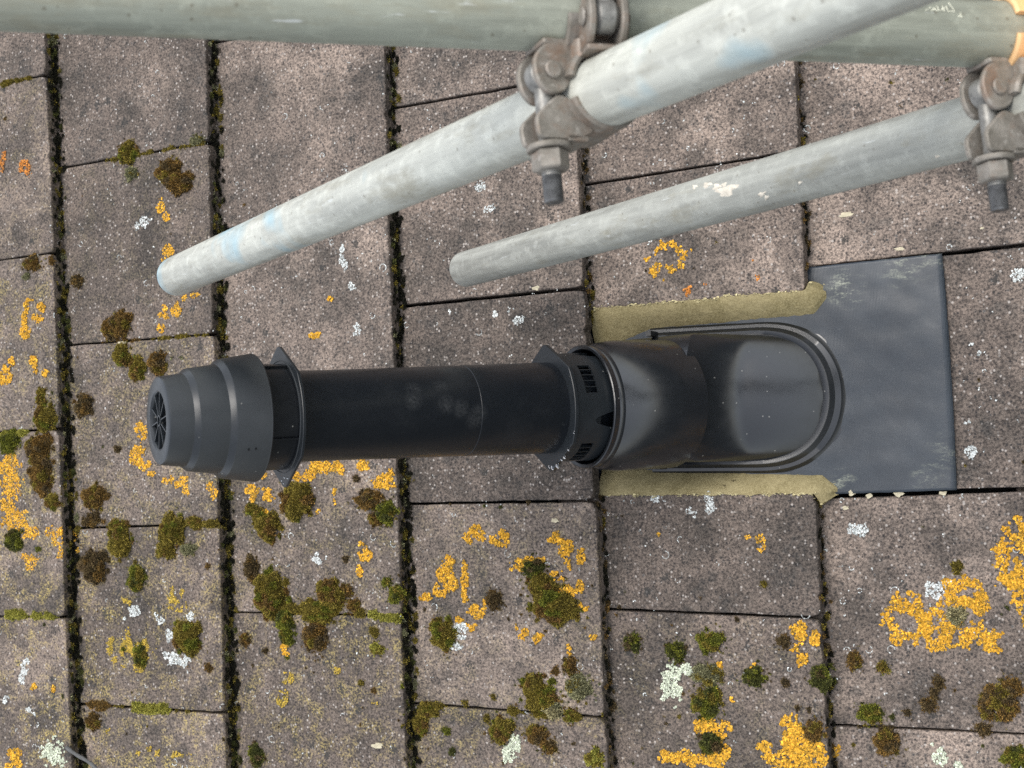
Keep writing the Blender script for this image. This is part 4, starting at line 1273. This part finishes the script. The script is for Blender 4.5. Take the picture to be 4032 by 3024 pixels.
LICHEN = [  # label, tone, cover 0..1, blobs (x, y, rx, ry, inner hole)
 ('orange lichen ring on the tile above the upper foam strip', 'orange', 0.62, [(2632, 1020, 84, 84, 0.72), (2580, 1080, 30, 22, 0)]),
 ('thin rusty lichen traces between the orange ring and the foam strip', 'rust', 0.25, [(2690, 1150, 45, 34, 0), (2765, 1135, 40, 30, 0), (2975, 1105, 18, 36, 0), (2975, 1030, 16, 28, 0)]),
 ('large flower shaped orange lichen patch on the right column', 'orange', 0.85, [(3570, 2440, 92, 92, 0.62), (3795, 2335, 82, 66, 0.55), (3700, 2450, 70, 70, 0), (3855, 2500, 95, 50, 0), (3690, 2535, 60, 28, 0), (3900, 2545, 40, 30, 0), (3850, 2380, 60, 40, 0.2)]),
 ('orange lichen ring cut off by the right edge of the photo', 'orange', 0.8, [(4020, 2215, 100, 150, 0.55), (4010, 2270, 70, 70, 0), (4040, 2400, 40, 60, 0.3)]),
 ('broad bright orange lichen patch at the bottom edge left of the fifth step', 'orange', 0.9, [(3105, 2860, 40, 52, 0), (3150, 2920, 70, 50, 0), (3130, 2985, 110, 50, 0), (3240, 2960, 50, 36, 0), (3010, 2940, 30, 26, 0)]),
 ('hooked orange lichen patch round a dark moss cushion at the bottom', 'orange', 0.85, [(2780, 2860, 44, 30, 0), (2845, 2885, 40, 40, 0), (2855, 2945, 22, 36, 0), (2800, 2990, 66, 34, 0), (2705, 2985, 36, 34, 0), (2640, 2985, 40, 30, 0)]),
 ('short orange lichen patch left of the fifth step under the joint', 'orange', 0.7, [(3147, 2490, 34, 52, 0), (3210, 2510, 24, 30, 0), (3155, 2595, 24, 30, 0), (3130, 2560, 20, 20, 0)]),
 ('branching orange lichen patch left of a bare centre on the middle column', 'orange', 0.85, [(1765, 2215, 26, 26, 0), (1755, 2260, 38, 34, 0), (1772, 2300, 34, 32, 0), (1725, 2325, 36, 26, 0), (1680, 2350, 26, 20, 0)]),
 ('curved yellow orange lichen leading into a blackish cushion', 'orange', 0.8, [(1828, 2335, 16, 28, 0), (1842, 2372, 24, 24, 0), (1875, 2400, 34, 30, 0), (1900, 2375, 20, 18, 0), (1825, 2230, 20, 18, 0), (1830, 2285, 14, 34, 0)]),
 ('orange lichen spot high on the middle column, left of a pair', 'orange', 0.7, [(1868, 2118, 38, 30, 0.1), (1870, 2078, 22, 14, 0)]),
 ('orange lichen spot high on the middle column, right of a pair', 'orange', 0.7, [(1975, 2120, 40, 36, 0.15)]),
 ('long arc of orange lichen round the ragged moss mound by the fourth step', 'orange', 0.72, [(2185, 2115, 40, 30, 0), (2225, 2155, 40, 34, 0), (2285, 2190, 22, 34, 0), (2250, 2220, 38, 40, 0), (2200, 2270, 34, 34, 0), (2235, 2335, 36, 34, 0), (2285, 2390, 30, 22, 0), (2285, 2310, 16, 24, 0)]),
 ('orange lichen patch grown over the top of the dark olive moss', 'orange', 0.8, [(2045, 2225, 34, 28, 0), (2105, 2205, 34, 24, 0)]),
 ('two small orange lichen spots below the ragged moss mound', 'orange', 0.7, [(2068, 2495, 26, 30, 0), (2118, 2512, 26, 22, 0), (2040, 2460, 14, 24, 0)]),
 ('small orange lichen dab directly above the white rosette by a moss cushion', 'orange', 0.7, [(1805, 2438, 22, 18, 0), (1855, 2465, 22, 22, 0)]),
 ('orange lichen strip on the tile under the flue pipe', 'orange', 0.72, [(1222, 1872, 30, 26, 0), (1245, 1835, 30, 28, 0), (1300, 1835, 38, 24, 0), (1340, 1850, 20, 20, 0), (1165, 1880, 22, 22, 0)]),
 ('small orange lichen patch just below the flue pipe near the third step', 'orange', 0.7, [(1432, 1828, 26, 26, 0)]),
 ('spreading orange lichen tuft left of the third step below the pipe', 'orange', 0.75, [(1510, 1900, 50, 34, 0), (1540, 1870, 26, 30, 0)]),
 ('orange lichen patch left of the third step at mid height of the tile', 'orange', 0.68, [(1435, 2180, 34, 44, 0), (1422, 2245, 20, 22, 0)]),
 ('orange lichen dab beside the second step, below the flue cap rim', 'orange', 0.75, [(992, 1940, 28, 30, 0), (1056, 1945, 28, 36, 0), (1040, 2015, 16, 14, 0)]),
 ('orange lichen spot beside the second step just below the flue cap', 'orange', 0.75, [(838, 1932, 24, 32, 0), (1035, 1870, 20, 18, 0)]),
 ('small orange fleck right of the large round moss cushion', 'orange', 0.7, [(1256, 2020, 14, 20, 0), (1320, 1950, 10, 30, 0)]),
 ('bright orange blob beneath the green curved moss mound', 'orange', 0.9, [(1126, 2555, 16, 24, 0)]),
 ('faint yellow lichen patch low in the third column, upper of two', 'yellow', 0.45, [(1128, 2670, 36, 34, 0), (1115, 2750, 34, 40, 0), (1475, 2768, 14, 16, 0), (1330, 2640, 16, 16, 0)]),
 ('open loop of orange lichen in the leftmost column, upper half', 'orange', 0.7, [(112, 1200, 22, 24, 0), (98, 1250, 14, 30, 0), (98, 1305, 20, 30, 0), (150, 1250, 22, 22, 0), (165, 1215, 20, 26, 0)]),
 ('broken orange lichen spots in the leftmost column below the open loop', 'orange', 0.68, [(130, 1432, 18, 28, 0), (190, 1470, 28, 18, 0), (140, 1465, 14, 12, 0)]),
 ('orange lichen patch at the left edge beside broken orange spots', 'orange', 0.85, [(20, 1475, 36, 34, 0), (45, 1430, 14, 22, 0)]),
 ('tall yellow orange lichen patch at the left edge below the flue cap level', 'orange', 0.85, [(40, 1830, 48, 44, 0), (45, 1910, 46, 56, 0), (30, 1985, 36, 32, 0)]),
 ('orange lichen dab half hidden by the left end of the flue cap', 'orange', 0.8, [(558, 1700, 26, 40, 0), (545, 1800, 34, 40, 0), (570, 1835, 24, 28, 0)]),
 ('orange lichen spots beneath the bright tube end', 'orange', 0.7, [(645, 1232, 26, 30, 0), (697, 1222, 26, 28, 0), (634, 1285, 16, 24, 0)]),
 ('orange lichen scatter along the tile below the flue cap', 'orange', 0.68, [(725, 1898, 36, 26, 0), (665, 1885, 24, 24, 0), (600, 1868, 18, 14, 0), (732, 1938, 14, 14, 0)]),
 ('orange lichen sprig peeping out above the bright tube end', 'orange', 0.8, [(661, 990, 24, 26, 0), (645, 1020, 12, 14, 0)]),
 ('orange fleck touching the underside of the bright tube end', 'orange', 0.75, [(728, 1172, 16, 12, 0), (770, 1164, 20, 16, 0)]),
 ('small orange fleck on the plain tile between pipe and bright tube', 'orange', 0.7, [(1240, 1318, 20, 16, 0), (1300, 1178, 14, 12, 0)]),
 ('small orange flecks below the large brown twin moss cushion', 'orange', 0.75, [(636, 812, 16, 28, 0), (658, 852, 16, 18, 0)]),
 ('orange lichen smear in the leftmost column near the top', 'rust', 0.6, [(100, 668, 28, 34, 0), (8, 620, 18, 50, 0)]),
 ('wide orange lichen patch at the left edge above dark green moss', 'orange', 0.9, [(58, 2045, 52, 44, 0), (118, 2095, 34, 26, 0)]),
 ('orange lichen spot below the dark green moss at the left edge', 'orange', 0.85, [(115, 2205, 36, 34, 0)]),
 ('orange lichen clump leaning on the first mossy step', 'orange', 0.85, [(212, 2092, 30, 28, 0), (235, 2125, 32, 32, 0), (243, 2180, 24, 20, 0), (285, 2168, 12, 12, 0)]),
 ('powdery yellow lichen patch round an upright green cushion', 'yellow', 0.42, [(474, 2550, 62, 74, 0), (560, 2560, 80, 50, 0), (545, 2630, 40, 26, 0)]),
 ('powdery yellow lichen patch above the white lichen in the second column', 'yellow', 0.45, [(690, 2365, 54, 60, 0), (500, 2370, 34, 18, 0)]),
 ('faint yellow lichen at the bottom of the second column, first of four', 'yellow', 0.42, [(525, 2955, 30, 26, 0), (600, 2960, 36, 34, 0), (690, 2960, 34, 36, 0), (755, 2975, 26, 26, 0), (430, 2880, 16, 20, 0)]),
 ('orange lichen fleck in the bottom left corner', 'orange', 0.75, [(60, 2985, 26, 40, 0), (40, 3010, 20, 18, 0)]),
 ('tiny orange spot low in the leftmost column', 'orange', 0.8, [(137, 2706, 16, 13, 0), (213, 2715, 11, 18, 0)]),
 ('small orange spot above the joint left of the sheet flashing tile', 'orange', 0.6, [(2995, 2140, 28, 36, 0), (2945, 2118, 14, 12, 0)]),
 ('yellow orange fleck on the tile right of the fourth step', 'orange', 0.75, [(2602, 2100, 14, 14, 0), (2240, 2555, 10, 22, 0), (2335, 2510, 12, 10, 0)]),
 ('orange fleck among the moss cushions of the fourth column', 'orange', 0.7, [(2890, 2752, 24, 16, 0), (2838, 2622, 14, 16, 0), (2970, 2620, 16, 14, 0), (2818, 2705, 12, 12, 0)]),
 # pale and white rosettes
 ('white round lichen rosette left of the bright tube', 'white', 0.9, [(565, 878, 30, 32, 0)]),
 ('small white lichen spot under the bright tube, upper of two', 'white', 0.85, [(1894, 735, 24, 28, 0)]),
 ('small white lichen spot under the bright tube, lower of two', 'white', 0.8, [(1930, 820, 24, 20, 0)]),
 ('white lichen rosette touching the dark topped olive cushion', 'white', 0.9, [(1815, 2485, 30, 40, 0), (1795, 2545, 26, 24, 0)]),
 ('large pale green white lichen rosette beside a column of moss cushions', 'pale', 0.95, [(2648, 2690, 52, 82, 0), (2700, 2640, 24, 24, 0)]),
 ('pale green lichen patch touching moss at the bottom of the middle column', 'pale', 0.9, [(2030, 2925, 36, 30, 0), (2005, 2975, 24, 40, 0)]),
 ('bright white lichen rosette right of the fifth step', 'white', 0.95, [(3380, 2074, 42, 34, 0)]),
 ('bright white lichen rosette on the rim of the orange flower lichen', 'white', 0.97, [(3697, 2320, 50, 46, 0)]),
 ('pale lichen patch in the bottom right among moss', 'pale', 0.75, [(3700, 2980, 50, 34, 0), (3660, 2940, 20, 20, 0), (3760, 3010, 30, 16, 0)]),
 ('small white lichen crescent below the lower foam strip, left one', 'white', 0.8, [(2578, 1960, 24, 18, 0.2)]),
 ('white lichen streak below the lower foam strip, tallest of three', 'white', 0.85, [(2790, 1970, 22, 30, 0), (2795, 2005, 22, 22, 0)]),
 ('white lichen hook below the lower foam strip, in the middle', 'white', 0.8, [(2722, 2025, 28, 30, 0.2)]),
 ('white lichen spot low in the leftmost column, larger of two', 'white', 0.9, [(103, 2622, 24, 32, 0), (85, 2678, 15, 20, 0)]),
 ('white lichen spot near the bottom of the leftmost column', 'white', 0.7, [(121, 2806, 20, 24, 0), (27, 2754, 16, 18, 0)]),
 ('large pale green lichen rosette at the bottom of the leftmost column', 'pale', 0.92, [(213, 2965, 46, 56, 0)]),
 ('white lichen spots above the powdery yellow lichen, left in the chain', 'white', 0.6, [(530, 2405, 30, 30, 0), (632, 2435, 30, 24, 0), (745, 2430, 22, 20, 0), (495, 2425, 12, 18, 0), (668, 2510, 14, 34, 0)]),
 ('white lichen spray at the foot of the egg shaped cushion', 'white', 0.8, [(690, 2595, 30, 30, 0), (735, 2610, 22, 46, 0), (655, 2580, 14, 18, 0)]),
 ('white lichen patch in the middle of the third column', 'white', 0.55, [(1250, 2200, 42, 32, 0)]),
 ('white lichen cluster above the flue pipe near the third step', 'white', 0.45, [(1765, 1235, 50, 30, 0), (1940, 1240, 24, 26, 0), (2045, 1255, 26, 22, 0), (2010, 1215, 20, 18, 0), (1790, 1325, 14, 16, 0)]),
 ('white lichen streak above the flue pipe in the third column', 'white', 0.55, [(1352, 1030, 22, 60, 0), (1385, 1125, 16, 18, 0), (1405, 1300, 20, 26, 0)]),
 ('white lichen spot at the right edge level with the sheet corner', 'white', 0.7, [(4007, 1087, 34, 32, 0)]),
 ('faint white lichen rosette right of the flashing sheet, uppermost', 'white', 0.35, [(3836, 1372, 34, 38, 0.2), (3800, 1650, 26, 26, 0), (3820, 1780, 30, 30, 0)]),
]
FURTHER = {  # labels of the separate pieces that lie near a patch of the list above
 'thin rusty lichen traces between the orange ring and the foam strip': ['rust orange lichen sliver above the right end of the upper foam strip', 'faint rust lichen sliver under the scuffed tube, right of the orange ring'],
 'short orange lichen patch left of the fifth step under the joint': ['small orange lichen dab touching the fifth step just under the joint'],
 'small orange lichen dab directly above the white rosette by a moss cushion': ['small orange lichen dab at the right of the white rosette by a moss cushion'],
 'orange lichen strip on the tile under the flue pipe': ['orange lichen dab between the large round moss cushion and the flue flange'],
 'orange lichen dab beside the second step, below the flue cap rim': ['orange lichen dab just left of the large round moss cushion'],
 'small orange fleck right of the large round moss cushion': ['thin orange lichen streak between the round cushion and the red brown mound'],
 'faint yellow lichen patch low in the third column, upper of two': ['faint yellow lichen patch low in the third column, lower of two'],
 'open loop of orange lichen in the leftmost column, upper half': ['orange lichen tuft forming the right side of the open loop, leftmost column'],
 'broken orange lichen spots in the leftmost column below the open loop': ['orange lichen dab touching the first step, left of the flue cap'],
 'orange lichen dab half hidden by the left end of the flue cap': ['orange lichen clump beneath the left end of the flue cap'],
 'orange lichen smear in the leftmost column near the top': ['rusty lichen smear cut by the left edge near the top'],
 'orange lichen clump leaning on the first mossy step': ['small orange lichen dab below the clump on the first mossy step'],
 'powdery yellow lichen patch above the white lichen in the second column': ['small yellow lichen dab below the bright green pointed cushion'],
 'faint yellow lichen at the bottom of the second column, first of four': ['faint yellow lichen at the bottom of the second column, second of four', 'faint yellow lichen at the bottom of the second column, third of four', 'faint yellow lichen at the bottom of the second column, fourth of four'],
 'yellow orange fleck on the tile right of the fourth step': ['thin orange fleck left of the fourth step above the brown moss patch'],
 'white lichen spots above the powdery yellow lichen, left in the chain': ['white lichen spot in the middle of the chain, left of the egg shaped cushion', 'white lichen spot touching the top of the egg shaped cushion', 'thin white lichen streak along the left of the egg shaped cushion'],
 'white lichen cluster above the flue pipe near the third step': ['white lichen rosette above the flue pipe, middle of the tile', 'white lichen rosettes above the flue pipe, nearest the fourth step'],
 'white lichen streak above the flue pipe in the third column': ['white lichen dab just above the flue pipe in the third column'],
 'faint white lichen rosette right of the flashing sheet, uppermost': ['faint white lichen rosette right of the flashing sheet, middle of three', 'faint white lichen rosette right of the flashing sheet, lowest of three'],
}
def clusters(blobs):
    left = list(blobs); out = []
    while left:
        grp = [left.pop(0)]; grew = True
        while grew:
            grew = False
            for b in list(left):
                if any(abs(b[0] - c[0]) < (b[2] + c[2]) * 1.05 and abs(b[1] - c[1]) < (b[3] + c[3]) * 1.05 for c in grp):
                    grp.append(b); left.remove(b); grew = True
        out.append(grp)
    return out
bits = Soup()                                     # crumbs of lichen too small to tell one by one
for i, (label, tone, cover, blobs) in enumerate(LICHEN):
    rng = np.random.default_rng(900 + i)
    size = {'white': 0.0012, 'pale': 0.0012, 'yellow': 0.0010}.get(tone, 0.0014)
    cov = cover - 0.08 if tone == 'white' else cover + 0.14 if tone == 'orange' else cover - 0.05
    names = [label] + FURTHER.get(label, [])
    for q, grp in enumerate(clusters(blobs)):
        small = q > 0 and max(max(b[2], b[3]) for b in grp) <= 20
        s = bits if small else Soup()
        org = on_roof(grp[0][0], grp[0][1])
        tot = 0
        for (px_, py_, rx, ry, inner) in grp:
            P = blob_points(px_, py_, rx, ry, inner, cov, i * 3.7, rng, size)
            tot += len(P)
            if len(P) and tone in ('orange', 'pale'):      # thin crust under the lobes
                flakes(s, P[::2], size * rng.uniform(0.9, 1.5, len(P[::2])), 'crust' if tone == 'orange' else 'pale', rng, lift=0.0003, tilt=0.03)
            if len(P): flakes(s, P, size * rng.uniform(0.6, 1.35, len(P)), tone, rng, lift=0.0006 if tone == 'white' else 0.0011, tilt=0.22 if tone == 'white' else 0.5)
        if small or tot == 0: continue
        tag(s.build('lichen_patch', M_LICHEN, matrix=at_roof(org), origin=org), names.pop(0), 'lichen', 'lichen patches on the tiles')
org = on_roof(2000, 2000)
tag(bits.build('lichen_specks', M_LICHEN, matrix=at_roof(org), origin=org), 'tiny orange and white lichen specks scattered between the larger patches', 'lichen', kind='stuff')

# countless small white lichen flecks and crescents
s = Soup(); rng = np.random.default_rng(4242)
P, Rr = [], []
for i in range(1700):
    px_, py_ = rng.uniform(-60, 4090), rng.uniform(60, 3080)
    x, y, n = on_roof(px_, py_, 0)
    if in_cutout(x, y): continue
    dens = 0.5 + noise.noise(Vector((x * 9, y * 9, 2.0))) + 0.5 * noise.noise(Vector((x * 30, y * 30, 8.0)))
    if rng.uniform() > dens: continue
    if rng.uniform() < 0.2:                       # crescent
        r = rng.uniform(0.002, 0.0058); a0 = rng.uniform(0, 6.28); span = rng.uniform(1.6, 5.0)
        for q in np.linspace(0, span, max(4, int(r * span / 0.0009))):
            if rng.uniform() < 0.25: continue
            xx, yy = x + r * math.cos(a0 + q), y + r * math.sin(a0 + q)
            P.append((xx, yy, surf_n(xx, yy))); Rr.append(rng.uniform(0.00045, 0.0010))
    else:
        for q in range(int(rng.integers(1, 4))):
            xx, yy = x + rng.normal(0, 0.0012), y + rng.normal(0, 0.0012)
            P.append((xx, yy, surf_n(xx, yy))); Rr.append(rng.uniform(0.0004, 0.0012))
flakes(s, np.array(P), np.array(Rr), 'white', rng, lift=0.0005, tilt=0.15)
org = on_roof(2000, 1500)
tag(s.build('lichen_flecks', M_LICHEN, matrix=at_roof(org), origin=org), 'countless small white lichen flecks and crescents over the tiles', 'lichen', kind='stuff')

# ------------------------------------------------------------------ crumbs and a twig
def crumb(px_, py_, r, label, h=0.0):
    rng = random.Random(int(px_ * 7 + py_))
    x, y, n = on_roof(px_, py_, h)
    a, b = roof_span(px_, py_, r * rng.uniform(0.8, 1.25), r * rng.uniform(0.4, 0.8))
    bm = bmesh.new(); bmesh.ops.create_icosphere(bm, subdivisions=2, radius=1)
    sd_ = rng.uniform(0, 50)
    for vv in bm.verts:
        k = 1 + 0.95 * noise.noise(vv.co * 1.6 + Vector((sd_, 0, 0)))
        vv.co = Vector((vv.co.x * a * k, vv.co.y * b * k, max(-0.2, vv.co.z) * 0.32 * min(a, b) * k))
    v = [tuple(q.co) for q in bm.verts]; f = [tuple(q.index for q in ff.verts) for ff in bm.faces]
    bm.free()
    z = n if not in_cutout(x, y) else plate_n(x)
    o = make('foam_crumb', v, f, M_CRUMB, matrix=at_roof((x, y, z + h + 0.0006)), smooth=50)
    tag(o, label, 'crumb', 'pale foam crumbs lying on the roof')
crumb(3359, 1938, 17, 'pale foam crumb at the lower edge of the sheet, leftmost')
crumb(3426, 1952, 14, 'flat white foam crumb at the lower sheet edge, second from the left')
crumb(3542, 1944, 16, 'pale foam crumb at the lower edge of the sheet, third from the left')
crumb(3715, 1942, 12, 'small foam crumb at the lower sheet edge near its right corner')
crumb(3332, 845, 19, 'cream foam crumb on the tile under the scuffed tube')
crumb(3867, 899, 9, 'tiny white crumb on the tile right of the cream one')
crumb(2113, 1134, 15, 'khaki foam crumb lying on the joint under the scuffed tube end')
crumb(3542, 980, 13, 'small foam crumbs on the joint above the sheet corner')
crumb(1487, 2935, 17, 'pale stone like crumb near the bottom of the third column')
crumb(483, 1353, 13, 'thin white crumb between two moss cushions above the flue cap')
crumb(3675, 1335, 10, 'white crumb on the flashing sheet near its right edge')
crumb(3425, 1440, 7, 'tiny white crumb on the flashing sheet right of the rim')
crumb(3330, 2000, 10, 'cream crumb on the tile below the sheet corner')
crumb(2185, 2050, 13, 'khaki crumb high on the middle column below the joint')

a = Vector(on_roof(300, 2930, 0.004)); b = Vector(on_roof(430, 3060, 0.004))
a.z += 0.006; b.z += 0.005
v, f = [], []
dirv = (b - a); side = dirv.cross(Vector((0, 0, 1))).normalized(); upv = side.cross(dirv).normalized()
for i in range(15):
    t = i / 14
    c = a + dirv * t + side * 0.0012 * math.sin(t * 9) - a
    r = 0.0033 - 0.0008 * t + 0.0004 * math.sin(t * 23)
    for j in range(10):
        an = j * 2 * math.pi / 10
        v.append(c + side * r * math.cos(an) + upv * r * math.sin(an))
for i in range(14):
    for j in range(10):
        f.append((i * 10 + j, i * 10 + (j + 1) % 10, (i + 1) * 10 + (j + 1) % 10, (i + 1) * 10 + j))
f += [tuple(range(10))[::-1], tuple(range(140, 150))]
tag(make('twig', v, f, M_TWIG, matrix=at_roof(a), smooth=50), 'grey twig lying across the first step at the bottom left', 'twig')
